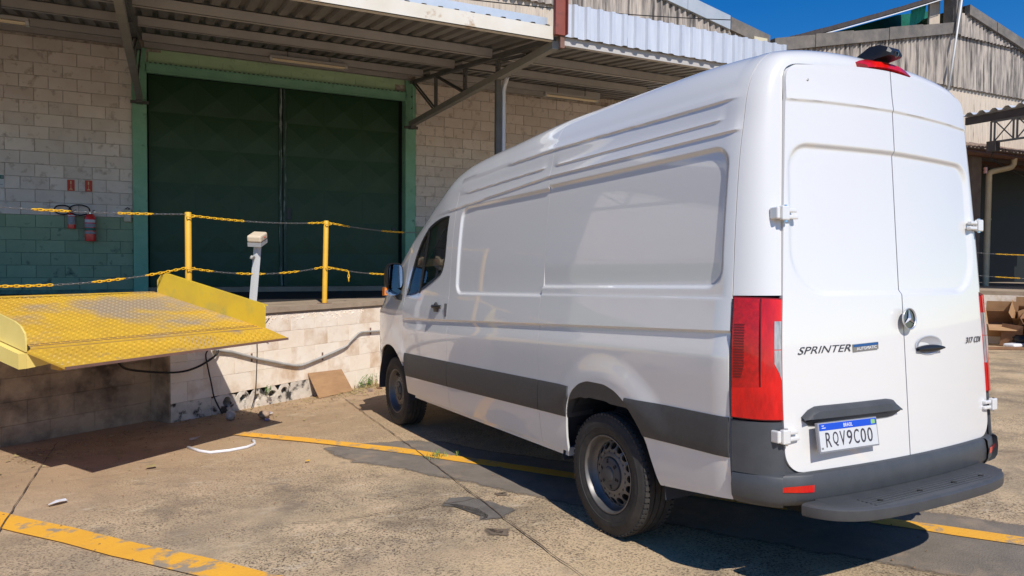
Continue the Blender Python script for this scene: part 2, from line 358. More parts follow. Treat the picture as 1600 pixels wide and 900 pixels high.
# ================================================================== SETTING
def ground_patch(name, poly, mt, lift, kind='structure', parent=None, fr=FD, feather=.10):
    """thin sheet following the ground, poly in dock coordinates; an 'edge' attribute lets the material wear away at the rim"""
    n = len(poly); ca = sum(p[0] for p in poly) / n; cd = sum(p[1] for p in poly) / n; mb = MB(); P = []; E = []
    inner = []
    for i in range(n):
        a, b_ = poly[i - 1], poly[(i + 1) % n]; tx, ty = b_[0] - a[0], b_[1] - a[1]; L = math.hypot(tx, ty) or 1; inner.append((-ty / L, tx / L))
    area = sum(poly[i][0] * poly[(i + 1) % n][1] - poly[(i + 1) % n][0] * poly[i][1] for i in range(n)); sg = 1 if area > 0 else -1
    rings = [[(p[0] + sg * q[0] * o_, p[1] + sg * q[1] * o_) for p, q in zip(poly, inner)] for o_ in (-feather * .6, 0, feather)]
    for r, e in zip(rings, (0.0, .45, 1.0)):
        for a, d in r:
            W = fr @ Vector((a, d, 0)); P.append((W.x, W.y, gz(W.x, W.y) + lift)); E.append(e)
    F = [(k * n + i, k * n + (i + 1) % n, (k + 1) * n + (i + 1) % n, (k + 1) * n + i) for k in range(2) for i in range(n)] + [tuple(range(2 * n, 3 * n))]
    mb.add(P, F); o = mb.build(name, mt, parent, FW, recalc=False)
    if o.data.polygons[-1].normal.z < 0: o.data.flip_normals()
    at = o.data.attributes.new('edge', 'FLOAT', 'POINT'); at.data.foreach_set('value', E)
    if parent is None: set_props(o, kind=kind)
    return o
def wear(m, scale=9.0):
    n = m.node_tree.nodes; l = m.node_tree.links; b = n['Principled BSDF']; at = n.new('ShaderNodeAttribute'); at.attribute_name = 'edge'
    tc = n.new('ShaderNodeTexCoord'); t = n.new('ShaderNodeTexNoise'); t.inputs['Scale'].default_value = scale; t.inputs['Detail'].default_value = 8; t.inputs['Roughness'].default_value = .7; l.new(tc.outputs['Object'], t.inputs['Vector'])
    ad = n.new('ShaderNodeMath'); ad.operation = 'ADD'; l.new(at.outputs['Fac'], ad.inputs[0]); l.new(t.outputs['Fac'], ad.inputs[1])
    r = n.new('ShaderNodeMapRange'); r.inputs[1].default_value = .78; r.inputs[2].default_value = 1.12; l.new(ad.outputs[0], r.inputs[0]); l.new(r.outputs[0], b.inputs['Alpha'])
for k_ in ('asphalt', 'repair', 'oil'): wear(M[k_], 11 if k_ == 'asphalt' else 16)
def rough_edge(pts, step, amp, seed=1):
    rr = random.Random(seed); out = []
    for (a, b), (c, d) in zip(pts, pts[1:] + pts[:1]):
        n = max(1, int(math.hypot(c - a, d - b) / step))
        for i in range(n):
            f = i / n; out.append((a + (c - a) * f + rr.uniform(-amp, amp), b + (d - b) * f + rr.uniform(-amp, amp)))
    return out

g = MB(); N = 40; rows = []
for i in range(N + 1):
    y = -150 + 300 * i / N
    rows.append([(x, y, gz(x, y)) for x in [-150 + 300 * k / N for k in range(N + 1)]])
g.grid(rows); og = g.build('ground', 'ground', None, FW); set_props(og, kind='structure')
og.data.transform(og.matrix_world); og.matrix_world = FW; WM[og.name] = FW.copy()

# asphalt strip beside the second parking line, with feathered edges
st = [(-.04, 3.55), (.30, 3.33), (.55, 3.05), (.66, 2.75), (.56, 2.3), (.55, 1.0), (.52, -1.08), (.52, -6), (.52, -14), (-.56, -14), (-.56, -6), (-.55, -1.2), (-.5, .2), (-.42, 1.2), (-.32, 2.0), (-.27, 2.6), (-.30, 2.95), (-.2, 3.3)]
ground_patch('asphalt_strip', rough_edge(st, .12, .018, 3), 'asphalt', .004)
# parking lines
def line(pts, wd, name='parking_line', seed=5):
    rr = random.Random(seed); L = []; Rr = []
    for i, (a, d) in enumerate(pts):
        L.append((a - wd / 2 + rr.uniform(-.008, .008), d)); Rr.append((a + wd / 2 + rr.uniform(-.008, .008), d))
    mb = MB(); vs = []
    for p, q in zip(L, Rr):
        for a, d in (p, q):
            W = FD @ Vector((a, d, 0)); vs.append((W.x, W.y, gz(W.x, W.y) + .009))
    mb.add(vs, [(2 * i, 2 * i + 1, 2 * i + 3, 2 * i + 2) for i in range(len(pts) - 1)])
    o = mb.build(name, 'line', None, FW); set_props(o, kind='structure')
    return o
line([(-2.56 + .085 * (4.9 - d), d) for d in [4.9 - .22 * k for k in range(40)]], .185, seed=2)
def l2(d): return .19 - .21 * max(0, min(1, (d - 2.9) / 1.75)) ** 1.3
line([(l2(d), d) for d in [4.75 - .25 * k for k in range(56)]], .15, seed=4)
# joints and cracks of the concrete slabs
def crack(pts, wd, seed, name='slab_joint', amp=.006, frame=FD):
    rr = random.Random(seed); P = []
    for (a, b), (c, d) in zip(pts, pts[1:]):
        n = max(2, int(math.hypot(c - a, d - b) / .10))
        P += [(a + (c - a) * i / n + rr.uniform(-amp, amp), b + (d - b) * i / n + rr.uniform(-amp, amp)) for i in range(n)]
    P.append(pts[-1]); mb = MB(); vs = []
    for i, (a, b) in enumerate(P):
        q = P[min(i + 1, len(P) - 1)]; o = P[max(i - 1, 0)]; dx, dy = q[0] - o[0], q[1] - o[1]; L = math.hypot(dx, dy) or 1
        h = wd / 2 * rr.uniform(.45, 1.4)
        for s in (-1, 1):
            W = frame @ Vector((a - s * dy / L * h, b + s * dx / L * h, 0)); vs.append((W.x, W.y, gz(W.x, W.y) + .0125))
    mb.add(vs, [(2 * i, 2 * i + 1, 2 * i + 3, 2 * i + 2) for i in range(len(P) - 1)])
    return mb.build(name, 'crack', og, FW)
crack([(-1.29, 5.6), (-1.33, 3.3), (-1.34, 2.47), (-1.39, .99), (-1.41, .34), (-1.43, -.6), (-1.5, -3.5)], .008, 1, frame=FW)
crack([(-4.24, 4.2), (-4.22, 2.3), (-4.2, 1.5), (-4.17, -1)], .008, 2, frame=FW)
crack([(-2.6, .95), (-2.43, .89), (-2.05, .89), (-1.65, .88), (-1.36, .93)], .006, 3, 'slab_crack', .02, FW)
crack([(-4.2, 2.6), (-3.4, 2.75), (-2.6, 2.4), (-1.9, 2.55)], .004, 4, 'slab_crack', .02, FW)
crack([(4.5, -.8), (6.5, -.2), (9.5, 1.4), (13, 1.6)], .02, 6, 'slab_crack', .05, FW)
# cement repair on the joint, oil marks
ground_patch('cement_repair', rough_edge([(-.88, 1.64), (-.74, 1.72), (-.62, 1.60), (-.66, 1.38), (-.72, 1.18), (-.93, 1.2), (-1.0, 1.28), (-.86, 1.42)], .05, .018, 8), 'repair', .006, feather=.05)
ground_patch('oil_stain', rough_edge([(-.52, 1.46), (-.46, 1.50), (-.42, 1.44), (-.48, 1.40)], .03, .008, 9), 'oil', .0062, feather=.035)
ground_patch('oil_stain', rough_edge([(-1.20, 1.10), (-1.11, 1.18), (-1.06, 1.06), (-1.15, 1.0)], .04, .012, 10), 'oil', .0062, feather=.05)
# far plain wall of sky is the world itself

# ================================================================== WAREHOUSE (block wall, gables, sliding door)
WY_ = 10.4
wh = thing('warehouse', 'old cream and green block warehouse with corrugated gables behind the dock', 'building', (-1.3, WY_, 1.03))
# backing walls = mortar seen in the joints
m = MB(); m.box(-14, -3.865, WY_ + .004, WY_ + .25, 2.335, 5.4); m.box(1.195, 18.2, WY_ + .004, WY_ + .25, 2.335, 5.4); m.box(-3.865, 1.195, WY_ + .004, WY_ + .25, 5.02, 5.4)
bw = m.build('block_wall', 'mortar', wh)
m = MB(); m.box(-14, -3.865, WY_ + .004, WY_ + .25, -.4, 2.3345); m.box(1.195, 18.2, WY_ + .004, WY_ + .25, -.4, 2.3345)
bwg = m.build('block_wall', 'mortar_green', wh, label='green painted lower part of the block wall')
def block_mesh(name, L, h, dep, ch, mt, seed):
    rr = random.Random(seed); j = lambda a: a + rr.uniform(-.003, .003)
    x = L / 2; z = h / 2; o = [(-x, 0, -z), (x, 0, -z), (x, 0, z), (-x, 0, z)]; c = ch
    f = [(j(-x + c), -dep, j(-z + c)), (j(x - c), -dep, j(-z + c)), (j(x - c), -dep, j(z - c)), (j(-x + c), -dep, j(z - c))]
    a = [(p[0], -dep + c, p[2]) for p in o]
    me = bpy.data.meshes.new(name); me.from_pydata(o + a + f, [], [(0, 1, 5, 4), (1, 2, 6, 5), (2, 3, 7, 6), (3, 0, 4, 7), (4, 5, 9, 8), (5, 6, 10, 9), (6, 7, 11, 10), (7, 4, 8, 11), (8, 9, 10, 11)])
    me.materials.append(M[mt]); return me
CH = .2068; CL = .4065
Vc = [block_mesh('block', CL - .007, CH - .007, .008, .004, 'block_cream', s) for s in range(4)]
Vg = [block_mesh('block', CL - .007, CH - .007, .007, .003, 'block_green', s) for s in range(4)]
Vl = [block_mesh('block', CL - .008, CH - .008, .010, .004, 'lintel_green', s) for s in range(3)]
RB = MB(); RG = MB()
def lay(x0, x1, zlo, parent_c, parent_g, skip=lambda x, z: 0, rest=False):
    k0 = -6
    for k in range(k0, 15):
        z = 2.335 + (k + .5) * CH
        if z > 5.3 or z < zlo: continue
        off = (0.0 if k % 2 else CL / 2)
        a = math.floor((x0 - off) / CL) * CL + off
        while a < x1 - .02:
            s, e = max(a, x0), min(a + CL, x1); a += CL
            if e - s < .05 or skip((s + e) / 2, z) is True: continue
            if skip((s + e) / 2, z) == 2 or rest:
                (RB if k >= 0 else RG).box(s + .004, e - .004, WY_ - .005, WY_ + .003, z - CH / 2 + .004, z + CH / 2 - .004); continue
            cream = k >= 0; me = random.choice(Vc if cream else Vg)
            o = bpy.data.objects.new('block', me); C.objects.link(o); o.parent = parent_c if cream else parent_g
            o.location = Vector(((s + e) / 2, WY_ + .003 - random.uniform(0, .003), z)) - Vector((-1.3, WY_, 1.03))
            o.scale = ((e - s - .007) / (CL - .007), 1, 1); o.rotation_euler = (random.uniform(-.004, .004), random.uniform(-.003, .003), random.uniform(-.004, .004))
lay(-6.05, -3.87, 1.1, bw, bwg)
def hid(x, z):
    lim = 1.7 if x < 2.0 else 3.0 if x < 2.6 else 3.7 if x < 3.3 else 4.3
    return 2 if z < lim else 0
lay(1.2, 5.4, 1.0, bw, bwg, hid); lay(5.4, 18.2, 1.0, bw, bwg, rest=True); lay(-14, -6.05, 1.0, bw, bwg, rest=True)
RB.build('block', 'block_cream', bw, kind='stuff'); RG.build('block', 'block_green', bwg, kind='stuff')
# green lintel courses above the door
for k in range(2):
    z = 5.02 + (k + .5) * (.14 if k else .20); h = .14 if k else .20
    for i in range(12):
        x = -3.62 + (i + .5) * .40 + (.2 if k else 0)
        if x > .95: continue
        o = bpy.data.objects.new('block', Vl[i % 3]); C.objects.link(o); o.parent = bw; o.scale = (1, 1, (h - .006) / (CH - .008))
        o.location = Vector((x, WY_ + .002, z)) - Vector((-1.3, WY_, 1.03))
m = MB(); m.box(-3.66, 1.0, WY_ - .06, WY_ + .003, 4.84, 5.015); m.box(-3.66, 1.0, WY_ - .085, WY_ - .06, 4.99, 5.012); m.box(-3.66, 1.0, WY_ - .085, WY_ - .06, 4.842, 4.862)
m.build('door_lintel', 'pier_green', wh)
m = MB()
for k in range(58): m.box(-3.6 + k * .08, -3.56 + k * .08, WY_ - .088, WY_ - .086, 5.0, 5.022)
m.build('lintel_dirt', 'mortar_green', wh, kind='stuff')
for x0, x1 in ((-3.865, -3.645), (.985, 1.195)):
    m = MB(); m.box(x0, x1, WY_ - .06, WY_ + .2, .2, 5.25); m.build('door_pier', 'pier_green', wh)
# sliding door: two leaves of pressed pyramid panels
m = MB(); m.box(-3.7, 1.05, WY_ + .26, WY_ + .30, 1.0, 5.1); m.build('door_recess', 'void', wh)
for x0, x1 in ((-3.62, -1.40), (-1.33, .90)):
    leaf = MB(); leaf.box(x0, x1, WY_ + .15, WY_ + .19, 1.13, 4.86)
    lf = leaf.build('door_leaf', 'door_green', wh)
    nx, nz = 3, 6; pw = (x1 - x0) / nx; ph = 3.70 / nz
    p = MB(); x, z = pw / 2 - .006, ph / 2 - .006
    p.add([(-x, 0, -z), (x, 0, -z), (x, 0, z), (-x, 0, z), (0, -.022, 0)], [(0, 1, 4), (1, 2, 4), (2, 3, 4), (3, 0, 4)])
    pm = bpy.data.meshes.new('door_panel'); pm.from_pydata(p.v, [], p.f); pm.materials.append(M['door_green'])
    for i in range(nx):
        for k in range(nz):
            o = bpy.data.objects.new('door_panel', pm); C.objects.link(o); o.parent = lf
            o.location = Vector((x0 + (i + .5) * pw, WY_ + .148, 1.14 + (k + .5) * ph)) - Vector((-1.3, WY_, 1.03))
m = MB(); m.box(-1.43, -1.375, WY_ + .11, WY_ + .15, 1.14, 4.86); m.box(-1.355, -1.30, WY_ + .115, WY_ + .15, 1.14, 4.86)
m.build('door_stile', 'door_worn', wh)
m = MB(); m.box(.76, .84, WY_ + .12, WY_ + .15, 2.22, 2.30); m.build('door_latch', 'black', wh); m = MB(); m.box(-1.30, -1.22, WY_ + .10, WY_ + .13, 2.4, 2.62); m.build('door_handle', 'black', wh)
m = MB(); m.box(-3.65, .99, WY_ - .02, WY_ + .26, .8, 1.125); m.build('door_threshold', 'slab', wh)

# --- corrugated fibre-cement cladding above the canopy
def wave_sheet(x0, x1, zb, zt, y, pitch, amp, ns=6, jag=0.0, tilt=.0):
    n = max(2, int(round((x1 - x0) / pitch * ns))); lo = []; hi = []; mid = []
    for i in range(n + 1):
        x = x0 + (x1 - x0) * i / n; yy = y - amp * math.cos(2 * math.pi * x / pitch)
        b = zb(x) if callable(zb) else zb; t = zt(x) if callable(zt) else zt
        lo.append((x, yy - tilt, b)); hi.append((x, yy, max(t, b + .001)))
    return MB().grid([lo, hi])
def rakeL(x): return 7.20 - (x - 10.70) * .205                                # main gable, right slope
def rakeR(x): return 7.12 + (x - 10.72) * .209                                # next gable, left slope
def rakeRR(x): return 9.33 - (x - 18.6) * .236
x = -6.0
while x < 27.2:
    x1 = x + 1.06
    s = wave_sheet(x, x1 + .03, 5.32, 7.36 if x < 17.9 else 7.20, WY_ - .01, .0885, .014, 5)
    s.build('cladding_sheet', 'fibre_low', wh, smooth=True, recalc=False)
    x = x1
def peak(x): return min(rakeL(x), 8.9 - .205 * abs(x - 2.5) if x < 2.5 else 99)
x = -6.0
while x < 10.6:
    x1 = min(x + 1.06, 10.66)
    s = wave_sheet(x, x1 + .02, lambda q: 7.285 if q < 10.3 else min(7.285, rakeL(q) - .02), lambda q: (rakeL(q) if q > 2.5 else rakeL(5 - q)), WY_ - .06, .177, .036, 6, tilt=.03)
    s.build('cladding_sheet', 'fibre', wh, smooth=True, recalc=False); x = x1
x = 10.9
while x < 18.1:
    x1 = min(x + 1.06, 18.12)
    s = wave_sheet(x, x1 + .02, lambda q: min(7.10, rakeR(q) - .02), rakeR, WY_ - .06, .177, .036, 6, tilt=.03)
    s.build('cladding_sheet', 'fibre', wh, smooth=True, recalc=False); x = x1
x = 18.12
while x < 27:
    x1 = x + 1.06
    wave_sheet(x, x1 + .02, 7.10, 8.72, WY_ - .06, .177, .036, 6, tilt=.03).build('cladding_sheet', 'fibre', wh, smooth=True, recalc=False)
    wave_sheet(x, x1 + .02, lambda q: min(8.64, rakeRR(q) - .02), rakeRR, WY_ - .13, .177, .036, 6, tilt=.03).build('cladding_sheet', 'fibre', wh, smooth=True, recalc=False)
    x = x1
# rake boards and caps
def rake_board(xa, xb, fn, h, mt, name='rake_board', y=WY_ - .14, lift=0.0):
    m = MB(); za, zb = fn(xa) + lift, fn(xb) + lift
    m.prism([(xa, y, za), (xb, y, zb), (xb, y, zb + h), (xa, y, za + h)], (0, .16, 0)); return m.build(name, mt, wh)
for i in range(5): rake_board(2.6 + i * 1.35, 2.6 + (i + 1) * 1.35 - .01, rakeL, .34, 'zinc_cap', lift=.0)
rake_board(9.36, 10.68, rakeL, .32, 'fascia_board'); rake_board(-3.0, 2.55, lambda q: rakeL(5 - q), .34, 'zinc_cap')
m = MB(); m.box(9.98, 10.42, WY_ - .30, WY_ - .145, 7.13, 7.36); m.build('valley_block', 'cream_box', wh)
m = MB(); m.box(10.685, 10.80, WY_ - .13, WY_ + .3, 6.9, 7.40); m.build('valley_gutter', 'shade_black', wh)
b0 = 10.83
for i in range(5): rake_board(b0 + i * 1.46, b0 + (i + 1) * 1.46 - .015, rakeR, .33 + .02 * (i % 2), 'fascia_board', 'fascia_board', y=WY_ - .16 - .01 * (i % 2))
for i in range(6): rake_board(18.72 + i * 1.4, 18.72 + (i + 1) * 1.4 - .015, rakeRR, .30, 'fascia_board', 'fascia_board', y=WY_ - .24 - .01 * (i % 2))
m = MB(); m.box(18.13, 18.40, WY_ - .2, WY_ + .2, 8.66, 9.9); m.build('gable_post', 'fascia_board', wh)
m = MB(); m.box(17.62, 18.11, WY_ + .3, WY_ + .36, 8.8, 10.1); m.build('gable_panel', 'fibre_low', wh)
# open gable with green net behind the boards and the dark roof edge over it
m = MB(); m.add([(11.4, WY_ + 1.6, 7.2), (19.5, WY_ + 1.6, 8.4), (19.5, WY_ + 1.6, 10.1), (17.9, WY_ + 1.6, 9.72), (11.4, WY_ + 1.6, 7.5)], [(0, 1, 2, 3, 4)]); m.build('shade_net', 'net', wh)
m = MB(); rowa = [(16.9 + .03 * k, WY_ + .45 + .03 * math.sin(k * 1.1), 8.75 + .02 * k) for k in range(24)]; rowb = [(16.95 + .03 * k, WY_ + .42 + .035 * math.sin(k * 1.1 + .6), 9.35 + .012 * k) for k in range(24)]
m.grid([rowa, rowb]); m.build('green_tarp', 'net_bright', wh, smooth=True)
def roofe(x): return 7.80 + (x - 12.5) * .353 + .0035 * (x - 12.5) * (x - 17.8)
m = MB(); xs = [11.6 + .4 * k for k in range(17)]
m.grid([[(x, WY_ - .1, roofe(x)) for x in xs], [(x, WY_ - .1, roofe(x) + .028) for x in xs]]); m.build('roof_trim', 'white_pipe', wh)
m = MB()
n = 120; xs = [11.5 + 6.6 * k / n for k in range(n + 1)]
m.grid([[(x, WY_ - .06, roofe(x) + .055 ) for x in xs], [(x, WY_ - .06, roofe(x) + .17 + .02 * math.sin(x * 36)) for x in xs], [(x, WY_ + 6, roofe(x) + .25 + .02 * math.sin(x * 36)) for x in xs]])
m.build('roof_sheet', 'dark_sheet', wh, recalc=False)
m = MB(); m.add([(11.5, WY_ + 1.65, 7.6), (18.1, WY_ + 1.65, 10.0), (18.1, WY_ - .05, 10.0 - .24), (11.5, WY_ - .05, 7.52)], [(0, 1, 2, 3)]); m.build('roof_soffit', 'dark_sheet', wh)
m = MB(); m.box(-14, 27.5, WY_ + .3, WY_ + .4, 5.4, 7.2); m.build('upper_backing', 'shade_black', wh)
# roof slopes behind the gables
m = MB(); m.add([(2.5, WY_ - .1, 8.9 + .3), (10.7, WY_ - .1, 7.22 + .3), (10.7, 40, 7.52), (2.5, 40, 9.2)], [(0, 1, 2, 3)]); m.add([(2.5, WY_ - .1, 9.2), (-6, WY_ - .1, 7.46), (-6, 40, 7.46), (2.5, 40, 9.2)], [(0, 1, 2, 3)]); m.build('main_roof', 'fibre', wh)
m = MB(); m.add([(18.7, WY_ - .1, 9.6), (27.2, WY_ - .1, 7.6), (27.2, 40, 7.6), (18.7, 40, 9.6)], [(0, 1, 2, 3)]); m.build('far_roof', 'fibre', wh)
# doorway of the right bay, with dark interior
m = MB(); m.box(18.2, 19.3, WY_ + .004, WY_ + .25, -.4, 5.4); m.build('bay_wall', 'column', wh)
m = MB(); m.box(19.3, 40, WY_ + 3.0, WY_ + 3.2, .9, 5.4); m.box(19.25, 19.3, WY_ + .25, WY_ + 3, .9, 5.4); m.box(19.3, 40, WY_ + .3, WY_ + 3, 5.3, 5.4); m.build('bay_interior', 'void', wh)
m = MB(); m.box(19.3, 27.2, WY_ - .03, WY_ + .3, 4.86, 5.32); m.build('bay_lintel', 'brown_board', wh)

# --- pipe leaning on the gable
m = MB(); m.tube([(18.27, WY_ - .3, 9.95), (17.97, WY_ - .3, 8.35), (17.67, WY_ - .3, 6.75)], .026, 10)
o = m.build('roof_pipe', 'white_pipe', None, FW, smooth=True); set_props(o, 'thin white pipe slanting down the corrugated gable at right', 'pipe')

# --- tiled awning over the right bay
aw = thing('tiled_awning', 'small clay tile awning with brown fascia over the dark doorway', 'awning', (20.5, 9.5, 4.7))
m = MB(); m.box(16.9, 27, 9.45, 9.52, 4.86, 5.10); m.build('fascia_board', 'brown_board', aw)
m = MB(); m.box(16.9, 27, 9.55, 10.38, 4.95, 5.0); m.build('soffit', 'column', aw)
m = MB(); m.tube([(16.9, 9.36, 4.92), (27, 9.36, 4.92)], .07, 8); m.build('gutter', 'brown_board', aw)
tm = MB()
for i in range(7):
    a = math.pi * i / 6; tm.v += [(-.085 * math.cos(a), 0, .075 * math.sin(a)), (-.075 * math.cos(a), .98, .33 + .065 * math.sin(a))]
tm.f = [(2 * i, 2 * i + 1, 2 * i + 3, 2 * i + 2) for i in range(6)] + [(0, 2, 4, 6, 8, 10, 12)]
tme = bpy.data.meshes.new('roof_tile'); tme.from_pydata(tm.v, [], tm.f); tme.materials.append(M['tile'])
for k in range(52):
    o = bpy.data.objects.new('roof_tile', tme); C.objects.link(o); o.parent = aw; o.location = (16.95 + k * .19 - 20.5, 9.40 - 9.5, 5.10 - 4.7 + random.uniform(-.008, .008)); o.rotation_euler = (random.uniform(-.02, .02), 0, random.uniform(-.03, .03))
m = MB(); m.box(16.9, 27, 9.44, 10.38, 5.06, 5.098); m.build('tile_bed', 'column', aw)
m = MB(); m.box(18.05, 18.5, 9.55, 9.95, -.4, 4.95); m.build('awning_column', 'column', aw)
m = MB(); m.box(17.0, 18.04, 9.75, 9.8, 3.2, 4.9); m.build('side_panel', 'column', aw)
m = MB(); m.tube([(18.78, 9.5, .9), (18.78, 9.5, 4.35), (18.80, 9.49, 4.42), (18.9, 9.47, 4.46), (19.6, 9.42, 4.60), (19.72, 9.40, 4.64), (19.78, 9.38, 4.72), (19.78, 9.36, 4.9)], .085, 12)
m.tube([(18.78, 9.5, 3.0), (18.78, 9.5, 3.06)], .095, 12); m.build('downpipe', 'downpipe', aw, smooth=True, ang=40)
m = MB(); m.tube([(18.55, 9.47, 4.38), (18.55, 9.47, 4.56)], .055, 8); m.build('wall_lamp', 'orange_lens', aw)

# --- side canopy of the right-hand dock: sheets on a light lattice beam
scn = thing('side_canopy', 'corrugated side canopy on dark lattice beam at far right', 'canopy', (16.3, 5, 5.4))
for k in range(9):
    y0 = 8.75 - k * .95; m = MB(); rows = [[], []]
    for i in range(13):
        y = y0 - .95 * i / 12; hz = .05 * (1 if math.sin(i / 12 * 2 * math.pi * 3.0 + .5) > 0 else -1)
        rows[0].append((15.95, y, 5.68 + hz * .8)); rows[1].append((23.5, y, 6.15 + hz * .8))
    m.grid(rows); m.build('roof_sheet', 'galv', scn, recalc=False)
m = MB(); m.box(16.05, 16.13, .3, 8.55, 5.42, 5.62); m.build('edge_beam', 'dark_sheet', scn)
m = MB(); m.bar((16.1, .3, 4.86), (16.1, 7.9, 4.86), .05, .05); m.bar((16.1, .3, 5.40), (16.1, 7.9, 5.40), .05, .05); m.build('lattice_chord', 'truss', scn)
for k in range(14):
    y = 7.9 - k * .55; m = MB(); m.bar((16.1, y, 4.88), (16.1, y, 5.40), .035, .035); m.bar((16.1, y - .09, 4.88), (16.1, y - .09, 5.40), .035, .035); m.build('lattice_post', 'truss', scn)
    m = MB(); m.bar((16.1, y - .09, 4.88), (16.1, y - .55, 5.40), .025, .025); m.bar((16.125, y - .09, 5.40), (16.125, y - .55, 4.88), .025, .025); m.build('lattice_brace', 'truss', scn)
m = MB(); m.box(16.0, 16.2, 7.72, 7.95, 4.62, 4.88); m.build('beam_seat', 'dark_sheet', scn)
m = MB(); m.box(23.2, 23.5, .5, 10.3, 1.0, 6.1); m.build('back_wall', 'void', scn)
m = MB(); m.tube([(16.1, 7.8, 4.82), (18, 9.0, 4.70), (22, 10.3, 4.6)], .02, 6); m.build('stay_wire', 'black', scn)

# ================================================================== LOADING CANOPY
cn = thing('loading_canopy', 'corrugated metal loading canopy on lattice brackets over the green door', 'canopy', (-1.3, 7.3, 4.4))
EY, EZ, WZ = 4.33, 4.50, 5.39
def rz(y): return EZ + (y - EY) * (WZ - EZ) / (10.37 - EY)
k = 0; x = -9.0
while x < 6.9:
    m = MB(); pts = []
    for i in range(5):
        b = x + i * .2
        pts += [(b, 0), (b + .10, 0), (b + .125, .045), (b + .175, .045)]
    pts += [(x + 1.0, 0), (x + 1.06, .002)]; dz = .004 * (k % 2)
    m.grid([[(px, EY - .02, rz(EY) + h + dz) for px, h in pts], [(px, 10.42, rz(10.42) + h + dz) for px, h in pts]])
    m.build('roof_sheet', 'roof_metal', cn, recalc=False); x += 1.0; k += 1
for y, hh in ((6.15, .13), (7.7, .13), (9.35, .13), (10.28, .12)):
    for xa, xb in ((-8.6, -3.83), (-3.67, 1.02), (1.16, 4.95)):
        m = MB(); m.box(xa, xb, y, y + .006, rz(y) - hh - .008, rz(y) - .008); m.box(xa, xb, y, y + .06, rz(y) - hh - .008, rz(y) - hh - .002); m.box(xa, xb, y, y + .06, rz(y) - .014, rz(y) - .008)
        m.build('purlin', 'purlin', cn)
for xt in (-8.6, -3.75, 1.09):
    tr = MB(); tr.bar((xt, 10.36, 4.38), (xt, 4.36, 4.33), .09, .10); tb = tr.build('truss', 'chord', cn)
    t2 = MB(); t2.bar((xt, 10.30, rz(10.3) - .17), (xt, 4.4, rz(4.4) - .10), .07, .06); t2.build('top_chord', 'truss', tb)
    ys = (10.22, 8.83, 7.4, 6.1, 5.1)
    for i, y in enumerate(ys):
        for off in (-.045, .045):
            m = MB(); m.bar((xt, y + off, 4.40), (xt, y + off, rz(y) - .17), .03, .03, (0, 1, 0)); m.build('web_post', 'truss' if i else 'pier_green', tb)
        for q in (.35, .65):
            m = MB(); m.box(xt - .02, xt + .02, y - .045, y + .045, 4.4 + (rz(y) - 4.6) * q, 4.42 + (rz(y) - 4.6) * q); m.build('web_tie', 'truss', tb)
        if i < 4:
            y2 = ys[i + 1]
            for off in (-.03, .03):
                m = MB(); m.bar((xt + off, y - .08, rz(y) - .2), (xt + off, y2 + .08, 4.42), .025, .025); m.build('web_brace', 'truss', tb)
    m = MB(); m.box(xt - .14, xt + .14, 10.3, 10.345, 4.29, 4.34); m.box(xt - .05, xt + .05, 10.15, 10.34, 4.28, 4.33); m.build('bracket_plate', 'truss', tb)
m = MB(); m.box(1.055, 1.125, 6.065, 6.135, -.3, 4.33); m.build('canopy_column', 'truss', cn)
m = MB(); m.tube([(1.19, 6.12, -.2), (1.19, 6.12, 4.15), (1.20, 6.08, 4.26), (1.17, 5.95, 4.32)], .036, 10); m.build('downpipe', 'galv', cn, smooth=True, ang=40)
m = MB(); m.box(-9, 1.03, EY - .03, EY - .022, 4.36, 4.53); m.box(-9, 1.03, EY - .03, EY + .05, 4.36, 4.368); m.build('eave_beam', 'eave', cn)
for i in range(5):
    xa = -8.9 + i * 1.98; m = MB(); m.box(xa, xa + 1.965, EY + .06, EY + .068, 4.50, 4.66 + .006 * (i % 2)); m.build('eave_flashing', 'flashing', cn)
m = MB(); m.box(1.16, 4.9, EY + .02, EY + .09, 4.34, 4.44); m.build('eave_beam', 'purlin', cn)
k = 0; x = 1.20
while x < 4.7:
    m = MB(); lo = []; hi = []
    for i in range(5):
        b = x + i * .188
        for dx, h in ((0, 0), (.09, 0), (.115, -.03), (.165, -.03)): lo.append((b + dx, EY - .02 + h - .004 * (k % 2), 4.435 + random.uniform(-.004, .004))); hi.append((b + dx, EY - .02 + h - .004 * (k % 2), 4.845))
    lo.append((x + .94, EY - .02, 4.435)); hi.append((x + .94, EY - .02, 4.845))
    m.grid([lo, hi]); m.build('fascia_sheet', 'galv', cn, recalc=False); x += .94; k += 1
m = MB(); m.box(1.02, 1.165, EY - .10, EY - .035, 4.42, 5.6); m.box(1.155, 1.165, EY - .16, EY - .035, 4.42, 5.6); m.build('eave_post', 'red_steel', cn)
m = MB(); m.box(1.10, 1.16, EY - .08, EY - .04, 4.27, 4.42); m.build('post_foot', 'rust', cn)
# fluorescent battens hanging under the canopy
def batten(x0, x1, y, z, label):
    t = thing('fluorescent_batten', label, 'light', ((x0 + x1) / 2, y, z), group='fluorescent battens under the canopy')
    m = MB(); m.box(x0, x1, y - .05, y + .05, z + .045, z + .085); m.build('housing', 'purlin', t)
    for s in (-.028, .028):
        m = MB(); m.tube([(x0 + .03, y + s, z + .025), (x1 - .03, y + s, z + .025)], .016, 8); m.build('lamp_tube', 'tube', t, smooth=True, ang=40)
    for xx in (x0 + .02, x1 - .02):
        m = MB(); m.box(xx - .02, xx + .02, y - .045, y + .045, z, z + .05); m.build('end_cap', 'white_plain', t)
    for xx in (x0 + .3, x1 - .3):
        m = MB(); m.bar((xx, y, z + .08), (xx, y, rz(y) - .005), .012, .012); m.build('hanger', 'truss', t)
batten(-5.75, -4.90, 7.52, 4.60, 'fluorescent batten under the canopy left of the left bracket')
